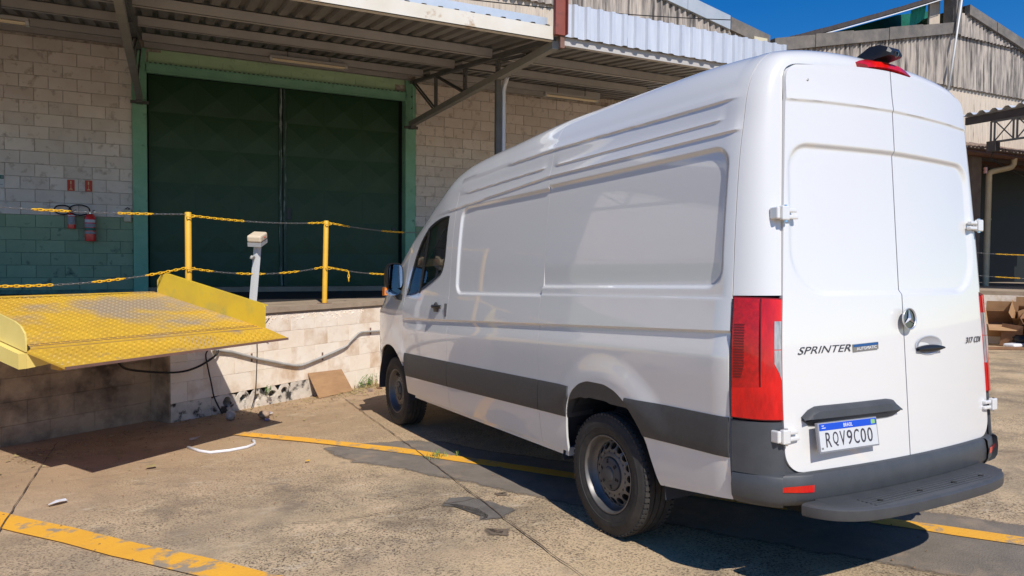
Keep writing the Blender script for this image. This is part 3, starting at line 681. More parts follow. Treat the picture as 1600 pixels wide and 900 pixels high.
batten(-1.74, -.42, 9.30, 5.03, 'long fluorescent batten hanging above the green door')
batten(3.42, 4.66, 9.0, 4.92, 'fluorescent batten over the cream wall beside the downpipe')
# thin cable sagging across the gable
m = MB(); P = []
for i in range(25):
    f = i / 24; P.append((-1.2 + 10.2 * f, 9.9, 6.75 + .80 * f - .5 * f * (1 - f)))
m.tube(P, .012, 5); o = m.build('overhead_cable', 'cable', None, FW); set_props(o, 'thin black cable sagging across the corrugated gable', 'cable')

# ================================================================== LOADING DOCK
dk = thing('loading_dock', 'raised concrete loading dock with rendered block face and broken vent holes', 'dock', (2, 5.86, -.17), frame=FD)
TOP = 1.03; DF = 5.86
def wpt(a, d, z): p = FD @ Vector((a, d, 0)); return (p.x, p.y, z)
m = MB(); poly = [(-9, 6.15), (-.0, 6.15), (.0, 5.83), (5.2, 5.83), (5.2, 2.9), (13.5, 2.9)]
W2 = [FD @ Vector((a, d, 0)) for a, d in poly]; pl = [(p.x, p.y) for p in W2] + [(14, 10.38), (-11, 10.38)]
m.prism([(a, b, .94) for a, b in pl], (0, 0, TOP - .94)); m.build('dock_slab', 'slab', dk)
pf = [FD @ Vector((a, d, 0)) for a, d in [(-9, 6.3), (.0, 6.62), (1.2, 6.80), (2.6, 6.74), (3.6, 6.70), (4.6, 6.65), (5.3, 6.6)]]
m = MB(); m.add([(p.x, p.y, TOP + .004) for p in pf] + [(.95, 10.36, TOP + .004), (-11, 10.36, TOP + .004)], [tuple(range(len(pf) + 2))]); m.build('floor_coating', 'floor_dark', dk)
m = MB(); poly2 = [(-9, 6.20), (.05, 6.20), (.05, 5.88), (.5, 5.88), (.5, 6.06), (1.75, 6.06), (1.75, 5.88), (5.16, 5.88), (5.16, 2.95), (13.5, 2.95)]
W2 = [FD @ Vector((a, d, 0)) for a, d in poly2]; pl = [(p.x, p.y) for p in W2] + [(13.6, 10.3), (-10.6, 10.3)]
m.prism([(a, b, -.8) for a, b in pl], (0, 0, .8 + .938)); dc = m.build('dock_core', 'dock_joint', dk)
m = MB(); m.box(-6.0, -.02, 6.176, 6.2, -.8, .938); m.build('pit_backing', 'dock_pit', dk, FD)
def fblock(a0, a1, z0, z1, d, mt, hole=None, seed=0):
    rr = random.Random(seed); m = MB(); c = .002; dep = .018; x0, x1, y0, y1 = a0 + .001, a1 - .001, z0 + .001, z1 - .001
    j = lambda: rr.uniform(-.002, .002)
    fr = d - dep - rr.uniform(0, .003)
    if not hole:
        O = [(x0, d, y0), (x1, d, y0), (x1, d, y1), (x0, d, y1)]; A = [(p[0], fr + c, p[2]) for p in O]; F = [(x0 + c + j(), fr, y0 + c + j()), (x1 - c + j(), fr, y0 + c + j()), (x1 - c + j(), fr, y1 - c + j()), (x0 + c + j(), fr, y1 - c + j())]
        m.add(O + A + F, [(i, (i + 1) % 4, 4 + (i + 1) % 4, 4 + i) for i in range(4)] + [(4 + i, 4 + (i + 1) % 4, 8 + (i + 1) % 4, 8 + i) for i in range(4)] + [(8, 9, 10, 11)])
    else:
        hx, hz, rx, rzz = hole; n = 12
        inn = [(hx + rx * math.cos(t) * rr.uniform(.8, 1.12), hz + rzz * math.sin(t) * rr.uniform(.75, 1.1)) for t in [2 * math.pi * (i + .5) / n for i in range(n)]]
        def onr(t):
            cx, cz = math.cos(t), math.sin(t); w2, h2 = (x1 - x0) / 2, (y1 - y0) / 2; s = min(w2 / max(abs(cx), 1e-6), h2 / max(abs(cz), 1e-6)); return ((x0 + x1) / 2 + cx * s, (y0 + y1) / 2 + cz * s)
        out = [onr(2 * math.pi * (i + .5) / n) for i in range(n)]
        vs = [(p[0], fr, p[1]) for p in out] + [(p[0], fr, p[1]) for p in inn] + [(p[0], d + .16, p[1]) for p in inn] + [(p[0], d, p[1]) for p in out]
        m.add(vs, [(i, (i + 1) % n, n + (i + 1) % n, n + i) for i in range(n)] + [(n + i, n + (i + 1) % n, 2 * n + (i + 1) % n, 2 * n + i) for i in range(n)] + [(3 * n + i, 3 * n + (i + 1) % n, (i + 1) % n, i) for i in range(n)])
    return m
zs = [-.32, -.17, .06, .28, .50, .72, .935]
holes = {(.60,): 0}
hole_at = [.70, .93, 1.13, 1.36, 1.55]
for r in range(1, 6):
    z0, z1 = zs[r], zs[r + 1]
    if r == 1:
        z0 = -.30
        edges = [0.0, .24, .50, .82, 1.03, 1.24, 1.455, 1.66, 2.06, 2.46, 2.86, 3.26, 3.66, 4.06, 4.46, 4.86, 5.2]
    else: edges = [0.0] + [(.40 if r % 2 else .2) + .42 * k for k in range(12)] + [5.2]
    edges = [e for e in edges if e <= 5.2]
    for i, (a0, a1) in enumerate(zip(edges, edges[1:])):
        if a1 - a0 < .05: continue
        h = None
        if r == 1:
            for q, ha in enumerate(hole_at):
                if a0 < ha < a1: h = (ha, -.035 + .012 * math.sin(q * 2), (.065, .05, .045, .06, .05)[q], (.062, .045, .05, .05, .05)[q])
        fblock(a0, a1, z0, z1, DF, 'dock', h, r * 50 + i).build('block', 'dock_low' if (r == 1 and a0 < 2.0) else 'dock', dk, FD)
m = MB(); m.box(.51, 1.74, DF + .165, DF + .175, -.3, .12); m.build('hole_back', 'shade_black', dk, FD)
# the dock core stops short behind the vent holes
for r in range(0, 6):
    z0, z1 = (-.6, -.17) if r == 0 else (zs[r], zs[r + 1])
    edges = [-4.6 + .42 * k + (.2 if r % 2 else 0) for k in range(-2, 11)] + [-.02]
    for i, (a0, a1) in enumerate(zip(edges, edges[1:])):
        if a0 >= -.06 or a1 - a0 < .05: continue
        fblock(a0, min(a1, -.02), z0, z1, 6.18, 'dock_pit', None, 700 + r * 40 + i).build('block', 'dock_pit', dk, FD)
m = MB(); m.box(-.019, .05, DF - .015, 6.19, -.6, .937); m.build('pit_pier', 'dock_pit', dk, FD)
# steel angle along the dock edge
m = MB(); m.box(.0, 5.2, 5.812, 5.828, .965, 1.028); m.build('edge_angle', 'slab', dk, FD)
# crumbled render lumps under the edge
m = MB(); rr = random.Random(5)
for i in range(160):
    a = rr.uniform(1.25, 3.0); z = .93 - abs(rr.gauss(0, .05)); s = rr.uniform(.006, .02); d = DF - .022
    m.add([(a - s, d + .01, z - s), (a + s, d + .01, z - s * .6), (a + s * .5, d + .01, z + s), (a, d - s * .5, z)], [(0, 1, 3), (1, 2, 3), (2, 0, 3)])
m.build('render_crumbs', 'dock', dk, FD, kind='stuff')
# spalled spots on the face
for a, z, s, sd in ((2.86, .07, .06, 1), (2.93, .05, .045, 2), (1.45, .79, .10, 3), (2.9, .42, .03, 4), (1.30, .30, .02, 5), (1.25, .19, .02, 6), (2.42, .33, .02, 7)):
    rr = random.Random(sd); n = 9; m = MB(); ax = 1.0 if sd != 3 else 1.6; az = .8 if sd != 3 else .10
    m.add([(a + s * ax * math.cos(6.283 * i / n) * rr.uniform(.6, 1.2), DF - .0235 - .002, z + s * az * math.sin(6.283 * i / n) * rr.uniform(.6, 1.2)) for i in range(n)], [tuple(range(n))])
    m.build('spalled_patch', 'repair', dk, FD)

# --- right-hand dock
rd = thing('side_dock', 'white rendered dock in front of the dark doorway at far right', 'dock', (14.5, 5.5, -.22))
face = [(13.35, 8.6), (15.2, .5)]
m = MB(); m.prism([(13.33, 8.7, .94), (17.0, .45, .94), (26, .45, .94), (26, 13.3, .94), (13.33, 13.3, .94)], (0, 0, .09)); m.build('dock_slab', 'slab', rd)
m = MB(); m.prism([(13.40, 8.6, -.9), (17.05, .5, -.9), (25.9, .5, -.9), (25.9, 10.35, -.9), (13.40, 10.35, -.9)], (0, 0, 1.838)); m.build('dock_core', 'dock_joint', rd)
Fr = Matrix.Translation((13.35, 8.6, 0)) @ Matrix.Rotation(math.atan2(-8.1, 3.65), 4, 'Z')
for r in range(6):
    z0 = -.45 + r * .231; off = .21 if r % 2 else 0
    for k in range(18):
        a0 = k * .42 + off
        fblock(a0, a0 + .42, z0, z0 + .231, 0, 'dock', None, 900 + r * 20 + k).build('block', 'dock', rd, Fr)

# ================================================================== VAN
van = thing('delivery_van', 'white high roof panel van parked with its rear doors towards the yard', 'van', (0, 0, 0), frame=FV)
WM[van.name] = FV.copy(); van.matrix_world = FV
KB = [(.955, .36), (.975, .42), (.99, .52), (1.0, .66), (1.0, .84), (1.0, 1.05), (.995, 1.22), (.975, 1.45), (.955, 1.75), (.925, 2.05), (.89, 2.25), (.865, 2.38), (.82, 2.49), (.74, 2.585), (.62, 2.635), (.35, 2.672), (0, 2.685)]
KD = [(.80, .36), (.815, .42), (.825, .52), (.835, .66), (.835, .84), (.83, 1.05), (.822, 1.22), (.805, 1.45), (.785, 1.75), (.762, 2.05), (.747, 2.25), (.737, 2.37), (.726, 2.455), (.672, 2.502), (.55, 2.522), (.3, 2.544), (0, 2.552)]
def cr(K, t):
    n = len(K) - 1; t = min(max(t, 0), n); i = min(int(t), n - 1); f = t - i
    p1 = K[i]; p2 = K[i + 1]; p0 = K[i - 1] if i > 0 else (2 * p1[0] - p2[0], 2 * p1[1] - p2[1]); p3 = K[i + 2] if i + 2 <= n else (-K[n - 1][0], K[n - 1][1]); o = []
    for a in (0, 1):
        m1 = (p2[a] - p0[a]) / 2; m2 = (p3[a] - p1[a]) / 2
        o.append((2 * f ** 3 - 3 * f * f + 1) * p1[a] + (f ** 3 - 2 * f * f + f) * m1 + (-2 * f ** 3 + 3 * f * f) * p2[a] + (f ** 3 - f * f) * m2)
    return o
def slut(x, T):
    n = len(T)
    if x <= T[0][0]: return T[0][1]
    if x >= T[-1][0]: return T[-1][1]
    for i in range(n - 1):
        if x <= T[i + 1][0]: break
    def sl(j):
        if j == 0: return (T[1][1] - T[0][1]) / (T[1][0] - T[0][0])
        if j == n - 1: return (T[-1][1] - T[-2][1]) / (T[-1][0] - T[-2][0])
        a = (T[j][1] - T[j - 1][1]) / (T[j][0] - T[j - 1][0]); b = (T[j + 1][1] - T[j][1]) / (T[j + 1][0] - T[j][0])
        return 0 if a * b <= 0 else 2 * a * b / (a + b)
    h = T[i + 1][0] - T[i][0]; m1 = sl(i) * h; m2 = sl(i + 1) * h; f = (x - T[i][0]) / h
    return (2 * f ** 3 - 3 * f * f + 1) * T[i][1] + (f ** 3 - 2 * f * f + f) * m1 + (-2 * f ** 3 + 3 * f * f) * T[i + 1][1] + (f ** 3 - f * f) * m2
KZ = [(-1.2, 1.0), (.65, 1.0), (1.54, .968), (2.11, .943), (2.44, .908), (2.79, .795), (3.1, .668), (3.45, .525), (3.8, .355), (4.05, .245), (4.2, .12), (4.35, .07), (4.75, .05)]
WYT = [(-1.2, .995), (-.95, .995), (.74, 1.008), (2.2, 1.022), (3.2, 1.02), (3.8, 1.0), (4.2, .95), (4.5, .84), (4.65, .7), (4.72, .5)]
ANT = [(3.9, 1.25), (4.2, 1.2), (4.4, 1.05), (4.6, .85), (4.72, .62)]
def lut(x, T):
    if x <= T[0][0]: return T[0][1]
    for (a, b), (c, d) in zip(T, T[1:]):
        if x <= c: return b + (d - b) * (x - a) / (c - a)
    return T[-1][1]
XC = -.85; CW = .27
def ss(a, b, v):
    f = min(1, max(0, (v - a) / (b - a))); return f * f * (3 - 2 * f)
_cache = {}
def S(x, t):
    """body section: x station, t along the section (0 sill .. 16 roof centre) -> van coordinates of the left half"""
    k3 = _cache.get(x)
    if k3 is None: k3 = _cache[x] = (slut(x, WYT), slut(x, KZ), slut(x, ANT))
    wy, k, a = k3; y, z = cr(KB, t)
    if z > a: z = a + (z - a) * k
    y *= wy; X = x
    if x < -.40 and z > 2.30: z -= .022 * min(1.0, (-.40 - x) / .45) ** 2 * ss(2.30, 2.60, z)
    if x < XC:
        s = min(1.0, (XC - x) / CW); wgt = math.sqrt(max(0, 1 - s * s)); dy, dz = cr(KD, t)
        y = dy + (y - dy) * wgt; z = dz + (z - dz) * wgt; X = x + .053 * (z - 1) * s * s
    return X, y, z
_zt = []
for i in range(1601): _zt.append((cr(KB, i / 100)[1], i / 100))
def tz(z):                                              # section parameter for a base height
    lo, hi = 0, 1600
    while hi - lo > 1:
        m_ = (lo + hi) // 2
        if _zt[m_][0] < z: lo = m_
        else: hi = m_
    a, b = _zt[lo], _zt[hi]; return a[1] + (b[1] - a[1]) * (z - a[0]) / (b[0] - a[0])
def tzx(x, z):                                          # same for a real height at station x
    k, a = slut(x, KZ), slut(x, ANT)
    return tz(z if z <= a else a + (z - a) / k)
def rrect(x, z, x0, x1, z0, z1, r):                     # signed distance of a rounded rectangle
    cx, cz = (x0 + x1) / 2, (z0 + z1) / 2; qx = abs(x - cx) - (x1 - x0) / 2 + r; qz = abs(z - cz) - (z1 - z0) / 2 + r
    return math.hypot(max(qx, 0), max(qz, 0)) + min(max(qx, qz), 0) - r
def ledge(h, wd=.010, fall=.09): return 0 if h < -wd else ss(-wd, 0, h) * math.exp(-max(h, 0) / fall)
ARC = [(-.51, .36), (-.445, .42), (-.36, .62), (-.245, .78), (-.12, .87), (.03, .902), (.17, .89), (.30, .835), (.385, .73), (.425, .60), (.42, .45), (.415, .36)]
def zarch(x):
    z = .36
    for cx, sc_ in ((0, 1.0), (3.708, 1.0)):
        u = x - cx
        if cx == 0:
            if -.50 < u < .43:
                up = [(-.50, .36), (-.45, .40), (-.40, .52), (-.36, .62), (-.30, .715), (-.245, .775), (-.18, .825), (-.10, .865), (.0, .885), (.12, .885), (.21, .865), (.29, .82), (.35, .755), (.39, .67), (.41, .55), (.42, .40), (.43, .36)]
                z = max(z, slut(u, up))
        else:
            if abs(u) < .50: z = max(z, .355 + .49 * math.sqrt(max(0, 1 - (u / .50) ** 2)) ** .9)
    return z
def crz(x): return 1.163 + (2.2 - x) * .026                # height of the body side crease
def disp(x, z):
    d = 0.0
    h = z - crz(x)
    if x < 3.6:                                          # crease: small overhang, then the side leans out below it
        if h >= 0: c_ = .006 * math.exp(-h / .12)
        elif h > -.010: c_ = .006 + .012 * h / .010
        else:
            q = -h - .010; c_ = (-.006 + .016 * ss(0, .13, q)) if q < .13 else .010 * ss(.45, .13, q)
        d += c_ * ss(3.6, 3.0, x)
    if -.97 < x < .7225: d -= .005 * ss(1.390, 1.402, z) * ss(1.60, 1.46, z) * ss(-.93, -.86, x)
    if x > -.97:
        sd = rrect(x, z, -.885, .95, 1.445, 2.128, .10) if x < .7225 else 9
        if x < .7225: d -= .017 * ss(.006, -.016, sd)
        sd2 = rrect(x, z, .5, 2.085, 1.385, 2.112, .10) if x > .7225 else 9
        if x > .7225: d -= .017 * ss(.006, -.018, sd2)
    e = ss(-.93, -.85, x) * ss(2.25, 2.1, x)
    zA = 2.358 + .02 * ss(-.9, .7, x) + (.0 if x < .7 else -.012 * (x - .7))
    d += .010 * ledge(z - zA) * ss(-.93, -.80, x) * ss(2.9, 2.5, x) * ss(2.425, 2.385, z)
    zB = 2.262 if x < .72 else 2.262 - .02 * (x - .72)
    d += .007 * ledge(z - zB, .008, .03) * (ss(-.84, -.78, x) * ss(.70, .64, x) + ss(.78, .84, x) * ss(2.2, 2.1, x))
    zC = 2.195 if x < .72 else 2.195 - .05 * (x - .72)
    d += .009 * ledge(z - zC, .010, .05) * ss(-.95, -.9, x) * ss(2.8, 2.3, x)
    # flare over the wheels
    for cx, R0 in ((0, .46), (3.708, .50)):
        r = math.hypot(x - cx, (z - .40) * .98)
        if z > .5: d += .020 * ss(.66, .50, r) * ss(.60, .80, z)
    return d
def side_pt(x, bz, off=0.0, sgn=1, dsp=True):
    t = tz(bz); X, y, z = S(x, t); d = off + (disp(X, z) if dsp and z < 2.47 else 0)
    if d:
        e = .02; X2, y2, z2 = S(x, min(16, t + e)); ty, tzz = y2 - y, z2 - z; L = math.hypot(ty, tzz) or 1
        nx = 0.0
        if x < XC:
            X3, y3, z3 = S(x - .004, t); vx, vy = X3 - X, y3 - y; n3 = Vector((vx, vy, z3 - z)).cross(Vector((0, ty, tzz)))
            if n3.length > 0:
                n3.normalize()
                if n3.y < 0: n3 = -n3
                return (X + n3.x * d, sgn * (y + n3.y * d), z + n3.z * d)
        y += tzz / L * d; z -= ty / L * d
    return (X, sgn * y, z)
def frange(a, b, s):
    n = max(1, int(round((b - a) / s))); return [a + (b - a) * i / n for i in range(n + 1)]
def merge(*Ls):
    o = sorted(set(round(v, 5) for L in Ls for v in L)); r = [o[0]]
    for v in o[1:]:
        if v - r[-1] > .0022: r.append(v)
    return r
LIP = .018
def crw(x, z): return z + (crz(x) - 1.2015) * ss(.95, 1.10, z) * ss(1.375, 1.29, z) if -.97 < x < 3.35 else z
def lipin(p, sgn, k, dx):
    if p[2] < 2.30: return (p[0] + dx, p[1] - sgn * k, p[2])
    v = Vector((0, -p[1], 1.5 - p[2])).normalized(); return (p[0] + dx, p[1] + v.y * k, p[2] + v.z * k)
def panel(name, xs, zrows, parent, sgn=1, mt='paint', bottom=None, lips='lrtb', up_to=None):
    """body panel with its edges folded inwards so that the seams are real gaps; zrows are base heights"""
    m = MB(); cols = []
    for x in xs:
        zb = zrows[0]; b = bottom(x) if bottom else zb; zp = 1.05; col = []
        for z in zrows:
            zz = z if z >= zp or b <= zb else b + (z - zb) * (zp - b) / (zp - zb)
            col.append(side_pt(x, crw(x, zz), 0, sgn))
        if up_to:
            ta_ = tz(zrows[-1]); col += [(lambda p: (p[0], sgn * p[1], p[2]))(S(x, ta_ + (up_to - ta_) * k / 14)) for k in range(1, 15)]
        if 'b' in lips:
            p = col[0]; col.insert(0, (p[0], p[1] - sgn * .014, p[2] + .002))
        if 't' in lips:
            p = col[-1]; col.append(lipin(p, sgn, .01, 0))
        cols.append(col)
    if 'r' in lips: cols.insert(0, [lipin(p, sgn, LIP * 1.2, .0008) for p in cols[0]])
    if 'l' in lips: cols.append([lipin(p, sgn, LIP * 1.2, -.0008) for p in cols[-1]])
    m.grid(cols, flip=(sgn > 0))
    return m.build(name, mt, parent, FV, smooth=True, ang=38, recalc=False)
fine = True
def zr_for(lo, hi, s):
    base = frange(lo, hi, s)
    if s < .02:
        for c in (2.128, 2.112, 1.445, 1.385): base += frange(c - .03, c + .02, .006)
        for c in (2.355, 2.372, 2.262, 2.195, 2.16): base += frange(c - .025, c + .02, .005)
        base += frange(1.15, 1.25, .004) + frange(1.06, 1.15, .012)
    return merge([z for z in base if lo <= z <= hi] + [lo, hi])
ZTOP = 2.43
for sgn, st in ((1, .018), (-1, .045)):
    zr = zr_for(.40, ZTOP, st)
    f = (sgn > 0)
    # rear side panel (behind the second seam), middle panel, both with the blank window recess
    xs = merge(frange(-.950, .7213, st), frange(-.95, -.72, .007 if f else .03), frange(-.5, -.3, .01 if f else .03), frange(.33, .45, .006 if f else .03))
    panel('rear_side_panel', xs, zr, van, sgn, bottom=lambda x: max(.40 + .058 * min(1, max(0, (-x - .45) / .5)), zarch(x)), up_to=14.2)
    xs = merge(frange(.7243, 2.2095, st), frange(1.90, 2.12, .007 if f else .03))
    panel('middle_side_panel', xs, zr, van, sgn, bottom=lambda x: .405, up_to=14.2)
    # front door with its window opening
    WL = [(2.345, 1.70), (2.36, 1.63), (2.39, 1.575), (2.44, 1.543), (2.6, 1.487), (2.8, 1.425), (3.0, 1.375), (3.13, 1.362), (3.245, 1.362)]
    WU = [(2.345, 2.062), (2.40, 2.066), (2.55, 2.057), (2.70, 2.034), (2.83, 2.000), (2.92, 1.945), (3.0, 1.875), (3.08, 1.755), (3.15, 1.60), (3.21, 1.45), (3.245, 1.365)]
    door = panel('front_door', merge(frange(2.2128, 2.345, st if f else .04)), zr_for(.40, 2.33, st), van, sgn, bottom=lambda x: .40, lips='rb')
    def bz_of(x, z):
        k, a = slut(x, KZ), slut(x, ANT); return z if z <= a else a + (z - a) / k
    m = MB(); cols = []; cols2 = []
    for x in frange(2.345, 3.245, st if f else .05):
        zl = bz_of(x, lut(x, WL)); zu = bz_of(x, lut(x, WU)); zt_ = 2.33
        zl_rows = zr_for(.40, 1.345, st if f else .06); c = [side_pt(x, crw(x, z), 0, sgn) for z in zl_rows] + [side_pt(x, 1.345 + (max(zl, 1.35) - 1.345) * i / 8, 0, sgn) for i in range(1, 9)]; p = c[-1]; c.append((p[0], p[1] - sgn * .02, p[2]))
        cols.append(c); c = [side_pt(x, zu + (max(zt_, zu + .02) - zu) * i / 14, 0, sgn) for i in range(15)]; p = c[0]; c.insert(0, (p[0], p[1] - sgn * .02, p[2])); cols2.append(c)
    m.grid(cols, flip=f); m.grid(cols2, flip=f)
    m.build('door_skin', 'paint', door, FV, smooth=True, ang=40, recalc=False)
    panel('door_skin', frange(3.245, 3.30, .018), zr_for(.70, 2.33, st), door, sgn, lips='l', bottom=lambda x: max(.70, zarch(x)))
    m = MB(); ring = [(x, lut(x, WL)) for x in frange(2.345, 3.245, .03)] + [(x, lut(x, WU)) for x in frange(2.345, 3.245, .03)][::-1]
    cx, cz = 2.75, 1.72; pin = []; pout = []
    for x, z in ring:
        dx, dz = cx - x, cz - z; L = math.hypot(dx, dz); a_ = side_pt(x, bz_of(x, z), .003, sgn, False); q = (x + dx / L * .026, z + dz / L * .026)
        pin.append(side_pt(q[0], bz_of(q[0], q[1]), .001, sgn, False)); pout.append(side_pt(x - dx / L * .004, bz_of(x - dx / L * .004, z - dz / L * .004), .004, sgn, False))
    n = len(ring); m.add(pout + pin, [(i, (i + 1) % n, n + (i + 1) % n, n + i) for i in range(n)]); m.build('window_frame', 'black', door, FV)
    m = MB(); g0 = [side_pt(x, bz_of(x, lut(x, WL)), -.006, sgn, False) for x in frange(2.345, 3.245, .03)]; g1 = [side_pt(x, bz_of(x, lut(x, WU)), -.006, sgn, False) for x in frange(2.345, 3.245, .03)]
    m.grid([g0, g1]); m.build('window_glass', 'glass', door, FV, smooth=True)
    m = MB(); m.bar(side_pt(2.835, bz_of(2.835, 1.99), .002, sgn, False), side_pt(2.90, bz_of(2.90, 1.385), .002, sgn, False), .03, .012, (0, 1, 0)); m.build('window_bar', 'black', door, FV)
    m = MB(); hx, hz = 2.44, 1.262; yy = side_pt(hx, hz, 0, sgn)[1]
    rows = []
    for i in range(9):
        q = i / 8; x = 2.56 - .21 * q; b_ = .045 * math.sin(math.pi * min(max(q, .08), .92)); rows.append([(x, yy + sgn * (b_ * math.sin(math.pi * k / 6) + .002), hz + .016 - .032 * k / 6 + .006) for k in range(7)])
    m.grid(rows); m.build('door_handle', 'black', door, FV, smooth=True)
    m = MB(); m.lathe([(0, .001), (.001, .055), (.004, .06), (.004, .0005)], (2.46, yy, hz - .012), (0, sgn, 0), 16); m.build('handle_cup', 'cladding', door, FV, smooth=True)
    m = MB(); m.box(2.232, 2.255, yy - .004 if sgn > 0 else yy - .012, yy + .012 if sgn > 0 else yy + .004, 1.19, 1.30); m.build('lock_cover', 'cladding', door, FV)
    # front wing
    xs = merge(frange(3.305, 4.70, .03 if f else .06), frange(4.15, 4.22, .008), frange(4.55, 4.70, .02))
    m = MB(); cols = []
    for x in xs:
        b = max(.42, zarch(x)); c = []
        top = 12.0
        t0 = tzx(x, b); c = []
        for i in range(31):
            t = t0 + (top - t0) * i / 30; X, y, z = S(x, t); c.append((X, sgn * (y + disp(X, z) * (1 if z > .5 else 0)), z))
        p = c[0]; c.insert(0, (p[0], p[1] - sgn * .014, p[2])); cols.append(c)
    cols.insert(0, [(p[0], p[1] - sgn * .02, p[2]) for p in cols[0]])
    m.grid(cols, flip=f); m.build('front_wing', 'paint', van, FV, smooth=True, ang=40, recalc=False)
    # rear corner panel above the lamp
    m = MB(); th0 = math.asin((XC + .955) / CW * -1 if False else (.955 - .85) / CW); cols = []
    for i in range(19):
        th = th0 + (math.pi / 2 - th0) * i / 18; x = XC - CW * math.sin(th)
        c = [side_pt(x, z, 0, sgn, False) for z in frange(1.409, 2.43, .03 if f else .06)]; t1 = tz(2.43)
        for k in range(1, 25):
            X, y, z = S(x, t1 + (16 - t1) * k / 24); c.append((X, sgn * y, z))
        p = c[0]; c.insert(0, (p[0] + .012, p[1] - sgn * .012, p[2] + .001)); cols.append(c)
    cols.insert(0, [(p[0] + .002, p[1] - sgn * .02, p[2] - (.02 if p[2] > 2.5 else 0)) for p in cols[0]]); cols.append([(p[0] + .012, p[1] * .998, p[2] - .001) for p in cols[-1]]); cols.append([(p[0] + .013, p[1] - sgn * .03 if abs(p[1]) > .04 else p[1], p[2] - (.03 if p[2] > 2.4 else 0)) for p in cols[-1]])
    m.grid(cols, flip=not f); m.build('rear_corner', 'paint', van, FV, smooth=True, ang=45, recalc=False)
    # lower body cladding strips
    for a, b in ((-.947, .720), (.727, 2.208), (2.216, 3.235)):
        if a < 0:
            segs = [(-.947, -.215), (.352, .7200)]
        else: segs = [(a, b)]
        for (a2, b2) in segs:
            m = MB(); cols = []
            for x in merge(frange(a2, b2, .02), frange(a2, a2 + .1, .005) if a2 == .352 else [a2], frange(-.45, -.215, .005) if a2 < 0 else [a2]):
                zt2 = .842 - .011 * (x + .95); zb2 = .655 - .02 * (x + .95)
                zb2 = max(zb2, zarch(x) + .001 if -.52 < x < .45 else 0)
                if zb2 > zt2 - .004: zb2 = zt2 - .004
                c = [side_pt(x, zb2 + (zt2 - zb2) * k / 8, .012 - .006 * (abs(k - 4) / 4) ** 4, sgn) for k in range(9)]
                p = c[0]; c.insert(0, (p[0], p[1] - sgn * .02, p[2])); p = c[-1]; c.append((p[0], p[1] - sgn * .02, p[2])); cols.append(c)
            cols.insert(0, [(p[0], p[1] - sgn * .02, p[2]) for p in cols[0]]); cols.append([(p[0], p[1] - sgn * .02, p[2]) for p in cols[-1]])
            m.grid(cols, flip=f); m.build('side_cladding', 'cladding', van, FV, smooth=True, ang=40, recalc=False)
    # plastic arch piece above the rear tyre and the dark wheel wells
    m = MB(); rows = [[], [], [], []]
    for i in range(49):
        x = -.36 + .76 * i / 48; z = zarch(x); q = side_pt(x, max(z, .42), 0, sgn); zl = min(z - .004, max(z - .10, .775 - .30 * max(0, abs(x - .02) - .22)))
        rows[0].append((x, q[1] - sgn * .005, z + .004)); rows[1].append((x, q[1] - sgn * .010, (z + zl) / 2)); rows[2].append((x, q[1] - sgn * .016, zl)); rows[3].append((x * .97, q[1] - sgn * .20, zl + .01))
    m.grid(rows); m.build('arch_liner', 'cladding', van, FV, smooth=True, ang=40)
    for cx in (0, 3.708):
        m = MB(); rows = []
        for yy in (.97, .62):
            rows.append([(cx + .49 * math.cos(math.pi * i / 20), sgn * yy, .33 + .53 * math.sin(math.pi * i / 20)) for i in range(21)])
        m.grid(rows); m.add([(cx - .5, sgn * .62, .3), (cx + .5, sgn * .62, .3), (cx + .5, sgn * .62, .95), (cx - .5, sgn * .62, .95)], [(0, 1, 2, 3)]); m.build('wheel_well', 'well', van, FV)
    # sill under the body side and the pale tail sill
    for a, b in ((.45, 3.15),):
        m = MB(); m.box(a, b, min(sgn * .88, sgn * (.950 if a > 0 else .925)), max(sgn * .88, sgn * (.950 if a > 0 else .925)), .362 if a > 0 else .385, .415); m.build('sill', 'card' if False else 'paint', van, FV)
# roof skin and windscreen
m = MB(); cols = []
for x in merge(frange(-.955, 2.86, .05), [.72]):
    tlo = 14.15 if x < 2.2 else tz(2.33)
    half = [S(x, tlo + (16 - tlo) * k / 26) for k in range(27)]
    cols.append(half + [(q[0], -q[1], q[2]) for q in half[-2::-1]])
cols.insert(0, [(p[0] + .002, p[1] * .985, p[2] - .02) for p in cols[0]])
m.grid(cols, flip=True); m.build('roof', 'paint', van, FV, smooth=True, ang=40, recalc=False)
m = MB(); cols = []
for x in frange(2.86, 3.32, .03):                      # cant rail and A pillars
    for sg in (1,): pass
    ta, tb_ = tz(2.336), 14.4
    cols.append([S(x, ta + (tb_ - ta) * k / 14) for k in range(15)])
cols2 = [[S(x, 11.9 + (14.4 - 11.9) * k / 8) for k in range(9)] for x in frange(3.30, 4.12, .04)]
for sg in (1, -1):
    m = MB()
    for cc in (cols, cols2): m.grid([[(p[0], sg * p[1], p[2]) for p in c] for c in cc], flip=(sg < 0))
    m.build('pillar', 'paint', van, FV, smooth=True, ang=45)
m = MB(); cols = []
for x in frange(2.86, 4.12, .06):
    half = [S(x, 14.4 + 1.6 * k / 8) for k in range(9)]; cols.append(half + [(q[0], -q[1], q[2]) for q in half[-2::-1]])
m.grid(cols); m.build('windscreen', 'shield', van, FV, smooth=True)
m = MB(); cols = []
for x in frange(4.12, 4.70, .04):
    half = [S(x, 12.0 + 4.0 * k / 8) for k in range(9)]; cols.append(half + [(q[0], -q[1], q[2]) for q in half[-2::-1]])
m.grid(cols); m.build('bonnet', 'paint', van, FV, smooth=True)
m = MB(); ring = [S(4.70, t) for t in [k * .5 for k in range(33)]]; ring = ring + [(q[0], -q[1], q[2]) for q in ring[-2::-1]]; m.add(ring, [tuple(range(len(ring)))]); m.build('grille', 'black', van, FV)
